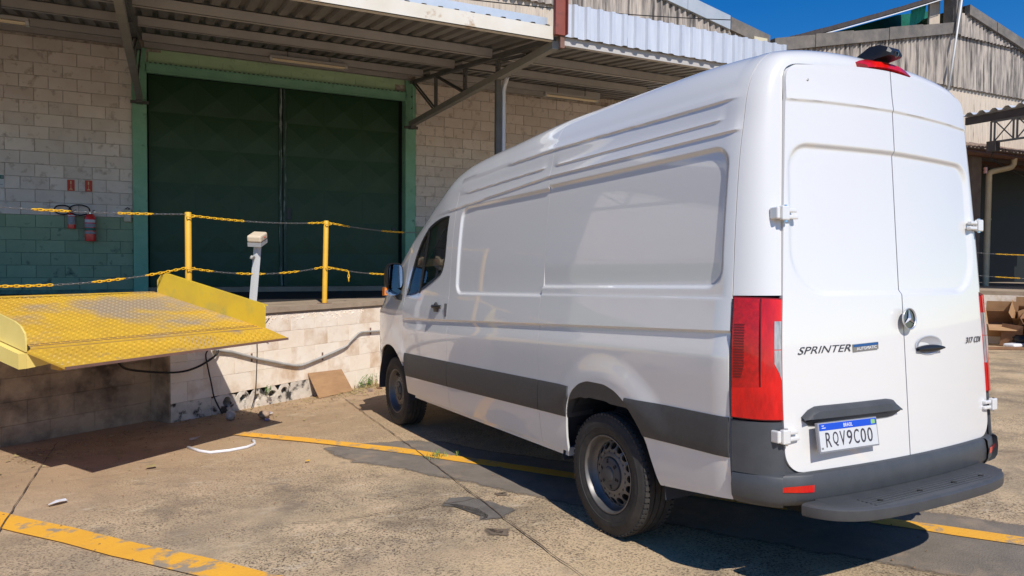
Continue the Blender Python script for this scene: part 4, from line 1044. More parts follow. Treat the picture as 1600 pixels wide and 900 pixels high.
m = MB(); ring = [(4.22, .925), (4.45, .86), (4.62, .73), (4.72, .45), (4.745, 0), (4.72, -.45), (4.62, -.73), (4.45, -.86), (4.22, -.925)]
m.grid([[(x, y, z) for x, y in ring] for z in (.30, .5, .68)]); m.build('front_bumper', 'paint', van, FV, smooth=True)
for sg in (1, -1):
    m = MB(); m.grid([[(x, sg * y, z) for x, y in ((4.60, .74), (4.665, .62), (4.70, .52))] for z in (.75, .9, 1.0)]); m.build('headlight', 'clear_lens', van, FV, smooth=True)
# cab interior, bulkhead, floor, underbody
m = MB(); m.box(2.10, 2.13, -.86, .86, .5, 2.1); m.box(2.10, 2.13, -.66, .66, 2.1, 2.38); m.build('bulkhead', 'seat', van, FV)
m = MB(); m.box(-1.05, 4.3, -.90, .90, .50, .56); m.box(-1.0, 4.4, -.55, .55, .34, .50); m.box(.5, 3.2, -.88, .88, .40, .50); m.build('floor_pan', 'under', van, FV)
m = MB(); m.box(3.28, 3.95, -.93, .93, .9, 1.34); m.build('dashboard', 'seat', van, FV)
for sg in (1, -1):
    st_ = MB(); st_.box(2.45, 2.95, sg * .42 - .24, sg * .42 + .24, .75, 1.05); st_.bar((2.42, sg * .42, 1.05), (2.27, sg * .42, 1.62), .46, .12, (0, 1, 0)); st_.bar((2.28, sg * .42, 1.66), (2.25, sg * .42, 1.84), .26, .09, (0, 1, 0)); st_.build('seat', 'seat', van, FV)
m = MB(); cs = Vector((3.05, .42, 1.42)); ax = Vector((-.75, 0, .66)).normalized(); u = ax.cross(Vector((0, 1, 0))).normalized(); v = Vector((0, 1, 0))
m.tube([cs + (u * math.cos(6.2832 * i / 24) + v * math.sin(6.2832 * i / 24)) * .20 for i in range(25)], .015, 6, cap=False)
m.bar(cs - v * .2, cs + v * .2, .03, .02); m.bar(cs, cs - ax * .3, .05, .05); m.build('steering_wheel', 'black', van, FV, smooth=True, ang=40)
m = MB(); m.tube([(0, -.9, .355), (0, .9, .355)], .06, 10); m.tube([(0, 0, .355), (2.6, 0, .42)], .04, 8); m.lathe([(-.13, .02), (-.1, .13), (.1, .13), (.13, .02)], (0, 0, .355), (1, 0, 0), 12); m.tube([(3.708, -.9, .355), (3.708, .9, .355)], .05, 10); m.tube([(2.9, -.3, .33), (.5, -.35, .33), (.2, -.4, .36)], .05, 8); m.build('axle', 'under', van, FV, smooth=True, ang=40)

# --- rear doors
def xr(y, z, d=0.0): return -1.184 + .053 * (z - 1) + .060 * (abs(y) / .83) ** 2 - d
def xr0(y, z): return -1.184 + .053 * (z - 1) + .060 * (abs(y) / .83) ** 2
KE = [(z, y) for y, z in KD]
def yedge(z):
    if z < .70: return .835 - .105 * (1 - math.sqrt(max(0, 1 - ((.70 - z) / .10) ** 2)))
    if z <= 2.36: return slut(z, [(.70, .835), (.84, .835), (1.05, .83), (1.22, .822), (1.45, .805), (1.75, .785), (2.05, .762), (2.25, .747), (2.36, .737)])
    return slut(z, [(2.36, .737), (2.42, .734), (2.455, .726), (2.478, .708), (2.496, .672)]) if z <= 2.496 else .672
def ztop(y):
    a = abs(y); return 2.496 + .050 * (1 - (min(a, .672) / .672) ** 1.6)
def rdisp(y, z):
    a = abs(y)
    # blank window: recessed field with rounded corners
    s = 1 if y >= 0 else -1
    hw = .752 - .03 * (z - 1.6); r = .12 if z > 1.8 else .22
    sd = rrect(a, z, -.6, hw, 1.408, 2.132 - .012 * a, r); d = -.016 * ss(.006, -.022, sd)
    if a < .016 and False: d = 0
    d += .008 * ledge(z - (2.345 - .015 * a - .02 * max(0, a - .5)), .012, .06) * ss(.80, .70, a)
    return d
for sgn in (1, -1):
    rows = []; zz = merge(frange(.600, 2.496, .02), frange(.600, .70, .006), frange(1.37, 1.45, .007), frange(2.09, 2.15, .006), frange(2.30, 2.37, .006))
    ys_n = 46
    for z in zz:
        e = yedge(z) - .0018; r = []
        for k in range(ys_n + 1):
            y = .0035 + (e - .0035) * (1 - (1 - k / ys_n) ** 1.15)
            r.append((xr(y, z, rdisp(sgn * y, z)), sgn * y, z))
        rows.append(r)
    last = rows[-1]
    for k in range(1, 4): rows.append([(xr(p[1], p[2] + (ztop(p[1]) - 2.496) * k / 3), p[1], 2.496 + (ztop(p[1]) - 2.496) * k / 3) for p in last])
    # folded edges
    rows = [[(r[0][0] + .02, r[0][1], r[0][2])] + r + [(r[-1][0] + .02, r[-1][1], r[-1][2])] for r in rows]
    rows.insert(0, [(p[0] + .02, p[1], p[2] + .001) for p in rows[0]]); rows.append([(p[0] + .02, p[1], p[2]) for p in rows[-1]])
    m = MB(); m.grid(rows, flip=(sgn > 0)); rdoor = m.build('rear_door', 'paint', van, FV, smooth=True, ang=40, recalc=False)
    if sgn > 0: ld = rdoor
    else: rdr = rdoor
    # hinges
    for hz in (1.785, .775):
        m = MB(); e = yedge(hz) if hz > 1 else .835; xo = xr(e, hz) - .014
        hg = MB()
        def hb(y0, y1, z0, z1, x0, x1): hg.box(min(x0, x1), max(x0, x1), min(sgn * y0, sgn * y1), max(sgn * y0, sgn * y1), hz + z0, hz + z1)
        hb(e - .004, e + .044, -.032, .034, xo + .004, xo - .022)
        hb(e + .044, e + .066, -.026, .029, xo + .035, xo - .010)
        hb(e - .062, e - .004, .005, .025, xo + .012, xo - .014); hb(e - .072, e - .004, -.025, -.005, xo + .012, xo - .014)
        o = hg.build('hinge', 'paint', rdoor, FV)
        bv = o.modifiers.new('edge', 'BEVEL'); bv.width = .006; bv.segments = 2
        m = MB(); m.tube([(xo - .010, sgn * (e + .014), hz - .040), (xo - .010, sgn * (e + .014), hz + .039)], .008, 8); m.build('hinge_pin', 'chrome', o, FV, smooth=True, ang=40)
    # tail lamp
    th0 = math.asin((.962 - .85) / CW)
    def lp(f, z, off=.010):
        th = th0 + (math.pi / 2 - th0) * f; return side_pt(XC - CW * math.sin(th), z, off, sgn, False)
    def patch(f0, f1, z0f, z1f, off, nf=14, nz=10):
        mm = MB(); rows = []
        for i in range(nf + 1):
            f = f0 + (f1 - f0) * i / nf; a = z0f(f) if callable(z0f) else z0f; b = z1f(f) if callable(z1f) else z1f
            c = [lp(f, a + (b - a) * k / nz, off) for k in range(nz + 1)]; p0 = lp(f, a, off - .02); p1 = lp(f, b, off - .02); rows.append([p0] + c + [p1])
        rows.insert(0, [lp(f0, (z0f(f0) if callable(z0f) else z0f) + ((z1f(f0) if callable(z1f) else z1f) - (z0f(f0) if callable(z0f) else z0f)) * max(0, min(1, (k - 1) / nz)), off - .02) for k in range(nz + 3)])
        rows.append([lp(f1, (z0f(f1) if callable(z0f) else z0f) + ((z1f(f1) if callable(z1f) else z1f) - (z0f(f1) if callable(z0f) else z0f)) * max(0, min(1, (k - 1) / nz)), off - .02) for k in range(nz + 3)])
        mm.grid(rows, flip=(sgn < 0)); return mm
    ztl = lambda f: 1.4055 - .010 * f; zbl = lambda f: .846 - .004 * f
    tl = patch(0, 1.0, zbl, ztl, .008).build('tail_light', 'red_deep', van, FV, smooth=True, ang=50, recalc=False)
    patch(.02, .47, lambda f: zbl(f) + .007, lambda f: ztl(f) - .006, .013).build('red_lens', 'red_dark', tl, FV, smooth=True, ang=50, recalc=False)
    patch(.50, .985, lambda f: zbl(f) + .007, lambda f: (ztl(f) - .006), .015).build('red_lens', 'red_lens', tl, FV, smooth=True, ang=50, recalc=False)
    patch(.02, .60, lambda f: zbl(f) + .006, lambda f: .985 + .02 * f, .016).build('red_lens', 'red_lens', tl, FV, smooth=True, ang=50, recalc=False)
    patch(.76, .978, lambda f: 1.165, lambda f: 1.292, .0165, 6, 5).build('clear_lens', 'clear_lens', tl, FV, smooth=True, ang=50, recalc=False)
    patch(.76, .978, lambda f: 1.10 - .09 * max(0, (f - .76) / .215), lambda f: 1.161, .0165, 6, 5).build('clear_lens', 'clear_lens', tl, FV, smooth=True, ang=50, recalc=False)
    for i in range(20):                                # ribbed reflector on the outer face
        z = 1.035 + .0125 * i; patch(.05, .22 - .012 * max(0, 4 - i), z, z + .006, .0152, 4, 1).build('reflector_rib', 'red_deep', tl, FV, recalc=False)
    m = MB(); m.add([lp(f, z, .019) for f, z in ((.475, 1.38), (.495, 1.385), (.505, 1.05), (.49, 1.05))], [(0, 1, 2, 3)]); m.build('lens_divider', 'red_deep', tl, FV)
    # corner of the rear bumper
    m = MB(); rows = []
    for i in range(16):
        f = i / 15; c = [lp(f, z, o_) for z, o_ in ((.838, -.012), (.836, .006), (.78, .008), (.70, .008), (.62, .010), (.60, .012))]; rows.append(c)
    m.grid(rows, flip=(sgn < 0))
    plan = [lp(0, .6, .012), lp(.2, .6, .014), lp(.4, .6, .018), lp(.6, .6, .026), lp(.8, .6, .036), lp(1.0, .6, .045)]
    plan = [(p[0], p[1]) for p in plan] + [(-1.178, sgn * .79), (-1.190, sgn * .755), (-1.199, sgn * .718)]
    rows = []
    for z, ins in ((.603, .030), (.600, .008), (.59, .0), (.54, -.006), (.49, -.002), (.465, .012), (.45, .04), (.445, .2)):
        r = []
        for k, (x, y) in enumerate(plan):
            q = k / (len(plan) - 1); nx, ny = -math.sin(q * 1.35), sgn * math.cos(q * 1.35); r.append((x - nx * ins, y - ny * ins, z))
        rows.append(r)
    m.grid(rows, flip=(sgn < 0))
    fy = [.70 + .15 * k / 6 for k in range(7)]
    m.grid([[(xr0(y, z) + .010, sgn * y, z) for y in fy] for z in (.585, .62, .66, .70, .74)])
    bc = m.build('bumper_corner', 'bumper', van, FV, smooth=True, ang=50, recalc=True)
    m = MB(); P0 = [(x, y) for x, y in plan]; pts = []
    ref = [plan[-1 - k] for k in range(5)]
    def onp(f):
        i = min(int(f * 4), 3); u_ = f * 4 - i; a, b = plan[-1 - i], plan[-2 - i]; return (a[0] + (b[0] - a[0]) * u_, a[1] + (b[1] - a[1]) * u_)
    rows = []
    for i in range(9):
        f = .02 + .86 * i / 8; x, y = onp(f); q = 1.35 * (1 - f * .5); nx, ny = -math.sin(q), sgn * math.cos(q); hgt = .0165 * (1 - (i / 8) ** 3 * .6)
        rows.append([(x + nx * .009, y + ny * .009, .537 - hgt), (x + nx * .010, y + ny * .010, .537 + hgt * (1 if i < 8 else .3))])
    m.grid(rows); m.build('reflector', 'red_lens', bc, FV)
# centre of the bumper and the footstep
m = MB(); rows = []
for z, dx in ((.604, .05), (.600, .004), (.59, -.004), (.54, -.012), (.49, -.010), (.465, .004), (.45, .03), (.445, .2)):
    rows.append([(-1.232 + .0385 * (y / .72) ** 2 * 1.0 + dx + .012 * (abs(y) / .72) ** 4, y, z) for y in [-.722 + 1.444 * k / 20 for k in range(21)]])
m.grid(rows); bm_ = m.build('rear_bumper', 'bumper', van, FV, smooth=True, ang=50)
m = MB()
sp0 = [(-1.20, .80), (-1.27, .775), (-1.34, .715), (-1.395, .60), (-1.425, .40), (-1.437, .05), (-1.428, -.28), (-1.40, -.46), (-1.35, -.57), (-1.28, -.64), (-1.20, -.665)]
sp = []
for i in range(len(sp0) - 1):
    p0 = sp0[max(i - 1, 0)]; p1, p2 = sp0[i], sp0[i + 1]; p3 = sp0[min(i + 2, len(sp0) - 1)]
    for k in range(5):
        f = k / 5; sp.append(tuple(.5 * (2 * p1[a] + (p2[a] - p0[a]) * f + (2 * p0[a] - 5 * p1[a] + 4 * p2[a] - p3[a]) * f * f + (3 * p1[a] - p0[a] - 3 * p2[a] + p3[a]) * f ** 3) for a in (0, 1)))
sp.append(sp0[-1])
rows = []
for z, s_, dx in ((.478, .55, .05), (.480, .90, .012), (.478, .965, .004), (.470, 1.0, 0), (.435, 1.0, 0), (.424, .985, .004), (.42, .6, .05)):
    rows.append([(-1.2 + (x + 1.2) * s_ , y * (1 - (1 - s_) * .35), z) for x, y in sp])
m.grid(rows); rows = []
stp = m.build('rear_step', 'bumper', van, FV, smooth=True, ang=40)
m = MB(); m.box(-1.33, -1.17, -.60, .70, .440, .4795); m.build('step_core', 'bumper', stp, FV)
for i in range(5):
    m = MB(); x = -1.385 + i * .021; L = .54; m.box(x, x + .010, -.40 - .02 * i * 0, L, .476, .4825); m.build('tread_rib', 'bumper', stp, FV)
for y in (-.36, -.12, .16, .46):
    m = MB(); m.lathe([(0, .001), (.0005, .013)], (-1.35, y, .4835), (0, 0, 1), 10); m.build('step_hole', 'shade_black', stp, FV)
for y in (-.4, .4):
    m = MB(); m.box(-1.33, -1.0, y - .03, y + .03, .38, .44); m.build('step_bracket', 'under', stp, FV)
# --- rear door furniture
# recessed grip above the plate
m = MB(); rows = []
gy0, gy1 = .735, .092
for i in range(17):
    f = i / 16; y = gy0 + (gy1 - gy0) * f; up = .893 - .045 * (1 - min(1, f / .15)) ** 2 - .04 * max(0, (f - .90) / .10) ** 2; lo = .838 - .03 * ss(0, .08, f) * ss(1, .92, f)
    x0 = xr(y, .86); rows.append([(x0 + .01, y, up + .004), (x0 - .012, y, up), (x0 - .030, y, up - .018), (x0 - .034, y, .842), (x0 - .026, y, .838), (x0 - .010, y, lo), (x0 + .01, y, lo - .002)])
m.grid(rows, flip=True); m.build('plate_grip', 'bumper', ld, FV, smooth=True, ang=35, recalc=True)
# number plate
pc = Vector((-1.215, .492, .760)); pe = Vector((-.035, -1, -.012)).normalized(); pu = Vector((.13, 0, 1)).normalized(); pn = pe.cross(pu).normalized()
if pn.x > 0: pn = -pn
def pq(u_, v_, o_=0): return pc + pe * u_ + pu * v_ + pn * o_
def slab(name, u0, u1, v0, v1, o0, o1, mt, par):
    mm = MB(); mm.prism([pq(u0, v0, o0), pq(u1, v0, o0), pq(u1, v1, o0), pq(u0, v1, o0)], pn * (o1 - o0)); return mm.build(name, mt, par, FV)
npl = slab('number_plate', -.205, .205, -.070, .066, -.012, 0, 'plate_frame', ld)
slab('plate_face', -.198, .198, -.063, .062, 0, .002, 'plate', npl)
slab('plate_band', -.196, .196, .030, .061, .0022, .0035, 'plate_blue', npl)
slab('plate_flag', .158, .186, .036, .056, .0036, .0042, 'plate_green', npl)
letters('BR', .014, .009, pq(-.192, -.054, .0022), pe, pu, 'ink', npl, FV, ext=.0004)
slab('plate_crest', -.180, -.155, .040, .043, .0036, .0042, 'white_ink', npl); slab('plate_crest', -.180, -.165, .050, .053, .0036, .0042, 'white_ink', npl)
letters('BRASIL', .062, .017, pq(-.034, .037, .0036), pe, pu, 'white_ink', npl, FV, ext=.0006)
for k, ch in enumerate('RQV9C00'):
    letters(ch, .036, .066, pq(-.160 + k * .0475, -.046, .0024), pe, pu, 'ink', npl, FV, name='plate_letter', ext=.0012)
# badges
def rq(y, z, o=.0): return Vector((xr(y, z) - o, y, z))
letters('SPRINTER', .335, .034, rq(.738, 1.136, .003), rq(.405, 1.139, .003) - rq(.738, 1.136, .003), (.05, 0, 1), 'letter', ld, FV, ext=.0012, shear=.35)
m = MB(); e1 = (rq(.215, 1.146, .003) - rq(.392, 1.139, .003)); m.prism([rq(.392, 1.136, .002), rq(.215, 1.142, .002), rq(.215, 1.176, .002), rq(.392, 1.170, .002)], (-.005, 0, 0)); bd = m.build('automatic_badge', 'badge_grey', ld, FV)
m = MB(); m.prism([rq(.391, 1.157, .0072), rq(.216, 1.163, .0072), rq(.216, 1.175, .0072), rq(.391, 1.169, .0072)], (-.001, 0, 0)); m.build('badge_stripe', 'badge_blue', bd, FV)
letters('AUTOMATIC', .140, .014, rq(.372, 1.141, .0085), e1, (.05, 0, 1), 'white_ink', bd, FV, ext=.001)
letters('317', .090, .032, rq(-.600, 1.130, .004), rq(-.69, 1.130, .004) - rq(-.60, 1.130, .004), (.05, 0, 1), 'letter', rdr, FV, ext=.0012, shear=.35)
letters('CDI', .088, .032, rq(-.702, 1.130, .004), rq(-.79, 1.130, .004) - rq(-.702, 1.130, .004), (.05, 0, 1), 'letter', rdr, FV, ext=.0012, shear=.35)
# round star emblem on the door split
sc0 = Vector((-1.196, -.004, 1.283)); au = Vector((0, -1, 0)); av = Vector((.053, 0, 1)).normalized(); an = Vector((-1, 0, .053)).normalized()
m = MB(); m.lathe([(.0, .001), (.004, .050), (.004, .001)], sc0 - an * .004, an, 28); em = m.build('star_emblem', 'darkchrome', ld, FV, smooth=True, ang=30)
m = MB(); m.lathe([(-.003, .051), (.004, .055), (.007, .055), (.008, .0525), (.005, .049)], sc0, an, 32); m.build('emblem_ring', 'satin', em, FV, smooth=True)
m = MB()
for k in range(3):
    a = math.pi / 2 + k * 2 * math.pi / 3; tip = sc0 + (au * math.cos(a) + av * math.sin(a)) * .050 + an * .004
    l_ = sc0 + (au * math.cos(a + 1.05) + av * math.sin(a + 1.05)) * .0095 + an * .003; r_ = sc0 + (au * math.cos(a - 1.05) + av * math.sin(a - 1.05)) * .0095 + an * .003; c_ = sc0 + an * .014
    m.add([tip, l_, r_, c_], [(0, 1, 3), (0, 3, 2)])
m.build('emblem_star', 'satin', em, FV)
# rear door handle in its oval cup
m = MB(); hc = rq(-.205, 1.140, .002); hy, hz2 = .112, .048
ring = []
for rr_, dd in ((1.06, .0), (1.0, .003), (.93, .001), (.7, -.004), (.0, -.006)):
    ring.append([hc + Vector((-dd - .003, -hy * rr_ * math.cos(6.2832 * i / 28), hz2 * rr_ * math.sin(6.2832 * i / 28))) for i in range(29)])
m.grid(ring); rh = m.build('handle_cup', 'cup_grey', rdr, FV, smooth=True)
m = MB(); rows = []
for i in range(11):
    f = i / 10; y = -hy * 1.02 + 2.04 * hy * f; wz = .019 * math.sin(math.pi * (f * .9 + .05)) ** .5; rows.append([hc + Vector((-.006 - .018 * math.sin(math.pi * k / 6), -y, -.010 + wz * math.cos(math.pi * k / 6) - .006)) for k in range(7)])
m.grid(rows); m.build('door_handle', 'black', rh, FV, smooth=True)
m = MB(); m.lathe([(.0, .001), (.003, .004), (.0, .008)], rq(.60, 2.43, .002), (-1, 0, 0), 10); m.build('screw_cap', 'plate_frame', ld, FV)
# high brake light and rear camera pod
m = MB(); rows = []
for i in range(13):
    y = .175 - .35 * i / 12; e_ = .15 * (abs(y) / .175) ** 4; q_ = .02 * (abs(y) / .2) ** 2; rows.append([(-1.085, y, 2.557 - q_), (-1.106 + .02 * e_, y, 2.560 - q_), (-1.092 + .02 * e_, y, 2.592 - .10 * e_ - q_), (-1.03, y, 2.620 - .10 * e_ - q_), (-1.0, y, 2.60 - .10 * e_ - q_)])
m.grid(rows); m.add(rows[0] + rows[-1], [(0, 1, 2, 3, 4), (5, 6, 7, 8, 9)]); m.build('brake_light', 'red_lens', van, FV, smooth=True, ang=40)
m = MB(); prof = [(-.90, 2.628, .045), (-.95, 2.660, .056), (-1.02, 2.688, .062), (-1.075, 2.684, .062), (-1.12, 2.662, .056), (-1.135, 2.640, .046)]
lowz = [2.60, 2.60, 2.608, 2.614, 2.616, 2.618]
rows = []
for (x, zt4, hw), zl4 in zip(prof, lowz): rows.append([(x, hw, zl4), (x, hw * 1.05, zl4 + (zt4 - zl4) * .5), (x, hw * .8, zt4), (x, -hw * .8, zt4), (x, -hw * 1.05, zl4 + (zt4 - zl4) * .5), (x, -hw, zl4), (x, hw, zl4)])
m.grid(rows); m.add([rows[0][k] for k in range(6)], [(0, 1, 2, 3, 4, 5)]); m.add([rows[-1][k] for k in range(6)], [(0, 1, 2, 3, 4, 5)])
cp = m.build('reversing_camera', 'black', van, FV, smooth=True, ang=30)
m = MB(); m.bar((-.93, 0, 2.60), (-1.06, 0, 2.605), .09, .03); m.build('camera_foot', 'black', cp, FV)
m = MB(); m.lathe([(0, .001), (0.002, .016), (.006, .018), (.006, .012)], (-1.132, 0, 2.630), (-1, 0, -.35), 14); m.build('camera_lens', 'darkchrome', cp, FV, smooth=True)
# fuel flap-free right side; door mirrors
for sgn in (1, -1):
    m = MB(); rows = []
    for x, s_ in ((3.345, .93), (3.36, 1.0), (3.42, 1.0), (3.50, .8), (3.54, .45)):
        rows.append([(x, sgn * (1.075 + (.085 * s_) * math.copysign(abs(math.cos(a)) ** .55, math.cos(a))), 1.535 + .145 * s_ * math.copysign(abs(math.sin(a)) ** .55, math.sin(a))) for a in [6.28319 * k / 28 for k in range(29)]])
    m.grid(rows); m.add(rows[-1][:28], [tuple(range(28))]); mi = m.build('door_mirror', 'black', van, FV, smooth=True, ang=45)
    m = MB(); rg = [(3.343, sgn * (1.075 + .070 * math.copysign(abs(math.cos(a)) ** .5, math.cos(a))), 1.545 + .118 * math.copysign(abs(math.sin(a)) ** .5, math.sin(a))) for a in [6.28319 * k / 28 for k in range(28)]]; m.add(rg, [tuple(range(28))]); m.build('mirror_glass', 'mirror', mi, FV)
    m = MB(); rows = []
    for x, s_ in ((3.335, .9), (3.36, 1.0), (3.44, .9), (3.50, .5)): rows.append([(x, sgn * (1.10 + .085 * s_ * math.cos(a)), 1.395 + .040 * s_ * math.sin(a)) for a in [6.28319 * k / 20 for k in range(21)]])
    m.grid(rows); m.add(rows[0][:20], [tuple(range(20))]); m.build('wide_mirror', 'mirror', mi, FV, smooth=True, ang=40)
    m = MB(); rows = [[(x, sgn * y, z) for x, y in ((3.345, 1.192), (3.40, 1.196), (3.45, 1.175))] for z in (1.355, 1.40, 1.44)]; m.grid(rows); m.add([(3.344, sgn * 1.165, 1.36), (3.344, sgn * 1.193, 1.36), (3.344, sgn * 1.19, 1.44), (3.344, sgn * 1.165, 1.43)], [(0, 1, 2, 3)]); m.build('indicator', 'orange_lens', mi, FV)
    m = MB(); m.bar((3.43, sgn * 1.02, 1.345), (3.40, sgn * .955, 1.33), .07, .06); m.bar((3.43, sgn * 1.05, 1.37), (3.43, sgn * 1.02, 1.33), .06, .05); m.build('mirror_arm', 'black', mi, FV)
# --- wheels
def wheel(cx, sgn, rear):
    y0 = sgn * (.982 if rear else .945); c = Vector((cx, y0, .355)); ax = Vector((0, sgn, 0)); RT = .355
    m = MB(); prof = [(-.205, .235), (-.21, .30), (-.20, .335), (-.185, .348)]
    tr = [(-.185, .348)]
    a = -.18
    for k in range(4):
        tr += [(a, .3545), (a + .032, .3555), (a + .033, .345), (a + .041, .345)]; a += .041
    prof = [(-.20, .225), (-.213, .27), (-.212, .315), (-.200, .340)] + tr[1:] + [(-.014, .3535), (.0, .343), (.008, .325), (.012, .300), (.0135, .298), (.013, .27), (.010, .268), (.006, .24), (-.002, .226), (-.02, .221)]
    prof = [(p[0] - .0, p[1]) for p in prof]
    m.lathe(prof, c, ax, 72); wl = m.build('wheel', 'rubber', van, FV, smooth=True, ang=32)
    # tread shoulder blocks
    m = MB(); NB = 66
    for k in range(NB):
        t = 6.28319 * k / NB
        for (a0, a1) in ((-.024, .002), (-.205, -.180)):
            P = []
            for aa, rr_ in ((a0, .3565), (a1, .3505 if a1 > -.1 else .3565)):
                for tt in (t - .030, t + .030): P.append(c + ax * aa + Vector((math.cos(tt), 0, math.sin(tt))) * rr_)
            P += [p + (p - c).normalized() * -.012 for p in P]
            m.add(P, [(0, 1, 3, 2), (0, 4, 5, 1), (2, 3, 7, 6), (0, 2, 6, 4), (1, 5, 7, 3)])
    m.build('tread_blocks', 'tread', wl, FV, kind='stuff')
    m = MB(); m.lathe([(-.03, .2225), (-.002, .2275), (.004, .2265), (.004, .219), (-.004, .214), (-.03, .207), (-.055, .200), (-.065, .188)], c, ax, 56); m.build('rim', 'steel', wl, FV, smooth=True, ang=40)
    # disc with sixteen round holes
    m = MB(); n = 16; ri, ro, rh, hr = .122, .190, .160, .0205
    def dp(r): return -.064 + .030 * ss(.192, .135, r) - .0 
    for k in range(n):
        t0 = 6.28319 * k / n; w2 = math.pi / n; hc_ = Vector((math.cos(t0), 0, math.sin(t0))) * rh; e_r = Vector((math.cos(t0), 0, math.sin(t0))); e_t = Vector((-math.sin(t0), 0, math.cos(t0)))
        outer = []; inner = []; back = []
        M_ = 16
        for j in range(M_):
            b = 6.28319 * (j + .5) / M_; dr, dt = math.cos(b), math.sin(b)
            s_ = max(abs(dr), abs(dt)); u_, v_ = dr / s_, dt / s_; r = rh + ((ro - rh) * u_ if u_ > 0 else (rh - ri) * u_); ang = t0 + w2 * v_
            outer.append(c + Vector((math.cos(ang), 0, math.sin(ang))) * r + ax * dp(r))
            q = hc_ + e_r * dr * hr + e_t * dt * hr * 1.12; inner.append(c + q + ax * dp(q.length)); back.append(c + q + ax * (dp(q.length) - .012))
        b0 = outer + inner + back; m.add(b0, [(j, (j + 1) % M_, M_ + (j + 1) % M_, M_ + j) for j in range(M_)] + [(M_ + j, M_ + (j + 1) % M_, 2 * M_ + (j + 1) % M_, 2 * M_ + j) for j in range(M_)])
    m.lathe([(dp(.122), .122), (-.030, .115), (-.028, .100), (-.034, .095)], c, ax, 48)
    m.build('wheel_disc', 'steel', wl, FV, smooth=True, ang=40)
    m = MB(); m.lathe([(-.20, .20), (-.085, .205), (-.085, .001)], c, ax, 24); m.build('brake_drum', 'shade_black', wl, FV)
    m = MB(); m.lathe([(-.034, .096), (-.020, .092), (-.014, .075), (-.012, .045), (-.006, .040), (-.004, .034), (-.005, .001)], c, ax, 32); m.build('hub_cap', 'hub', wl, FV, smooth=True, ang=30)
    m = MB()
    for k in range(6):
        t = 6.28319 * k / 6 + .3; u_ = Vector((math.cos(t), 0, math.sin(t))); v_ = Vector((-math.sin(t), 0, math.cos(t)))
        m.add([c + u_ * .062 + v_ * .010 + ax * -.0115, c + u_ * .062 - v_ * .010 + ax * -.0115, c + u_ * .086 - v_ * .008 + ax * -.0165, c + u_ * .086 + v_ * .008 + ax * -.0165], [(0, 1, 2, 3)])
    m.build('hub_slot', 'shade_black', wl, FV)
    for k in range(5):                                  # raised marks on the sidewall
        m = MB(); t0 = 6.28319 * k / 5 + .4
        pts = [[c + Vector((math.cos(t0 + .05 * j), 0, math.sin(t0 + .05 * j))) * r + ax * (.0150 if r < .30 else .0135) for j in range(9)] for r in (.272, .292)]
        m.grid(pts); m.build('sidewall_mark', 'tread', wl, FV)
for cx in (0, 3.708):
    for sg in (1, -1): wheel(cx, sg, cx == 0)

# ================================================================== DOCK LEVELLER
lv = thing('dock_leveller', 'worn yellow checker plate dock leveller with side flanges sticking out over the yard', 'dock leveller', (-1.05, 6.1, .9), frame=FD)
DA0, DA1 = -2.10, 0.0; DB, DFr = 6.12, 4.41; ZB, ZF = 1.258, .952
def dz_(d): return ZF + (d - DFr) * (ZB - ZF) / (DB - DFr)
def lip_d(a): return 3.86 + (4.09 - 3.86) * (a - DA0) / (DA1 - DA0)
m = MB(); m.prism([(DA0, DFr, ZF - .014), (DA0, DB, ZB - .014), (DA0, DB, ZB), (DA0, DFr, ZF)], (DA1 - DA0, 0, 0)); m.build('deck_plate', 'lev_yellow', lv, FD)
m = MB(); m.prism([(DA0, DFr - .004, ZF - .012), (DA1 + .02, DFr - .004, ZF - .012), (DA1 + .02, lip_d(DA1), .858), (DA0, lip_d(DA0), .858)], (0, 0, .014)); m.build('lip_plate', 'lev_lip', lv, FD)
m = MB(); m.bar((DA0, lip_d(DA0) - .003, .864), (DA1 + .02, lip_d(DA1) - .003, .864), .006, .020); m.build('lip_edge', 'rust', lv, FD)
def treads(name, a0, a1, dfun0, dfun1, zf, mt):
    m = MB(); pa, pd = .036, .029; i = 0; d = dfun0
    n = int((dfun1 - dfun0) / pd)
    for r in range(n):
        d = dfun0 + (r + .5) * pd; k = 0; a = a0 + .02 + (pa / 2 if r % 2 else 0)
        while a < a1 - .02:
            l0 = lip_d(a) + .02
            if name != 'lip_tread' or d > l0:
                s = 1 if (r + k) % 2 else -1; z = zf(a, d); h = .0045
                L, w_ = .0135, .0042; ca, sa = math.cos(.75 * s), math.sin(.75 * s)
                P = [(a + L * ca, d + L * sa, z), (a - w_ * sa, d + w_ * ca, z), (a - L * ca, d - L * sa, z), (a + w_ * sa, d - w_ * ca, z), (a, d, z + h)]
                m.add(P, [(0, 1, 4), (1, 2, 4), (2, 3, 4), (3, 0, 4)])
            a += pa; k += 1
    return m.build(name, mt, lv, FD, kind='stuff', recalc=False)
treads('deck_tread', DA0, DA1, DFr + .02, DB - .02, lambda a, d: dz_(d) + .0005, 'lev_rib')
treads('lip_tread', DA0, DA1, 3.86, DFr - .05, lambda a, d: .872 + (ZF + .002 - .872) * (d - lip_d(a)) / (DFr - lip_d(a)), 'lev_rib')
for q in (.06, .10, -.02):
    m = MB(); m.bar((DA0 + .02, DFr + q, dz_(DFr + q) + .001), (DA1 - .02, DFr + q, dz_(DFr + q) + .001), .006, .006); m.build('hinge_seam', 'rust', lv, FD)
m = MB()                                               # right flange
Rp = [(0, 6.06, ZB - .02), (0, 6.06, 1.38), (0, 6.00, 1.435), (0, 5.93, 1.447), (0, 4.40, 1.165), (0, 4.385, 1.15), (0, 4.385, ZF - .02)]
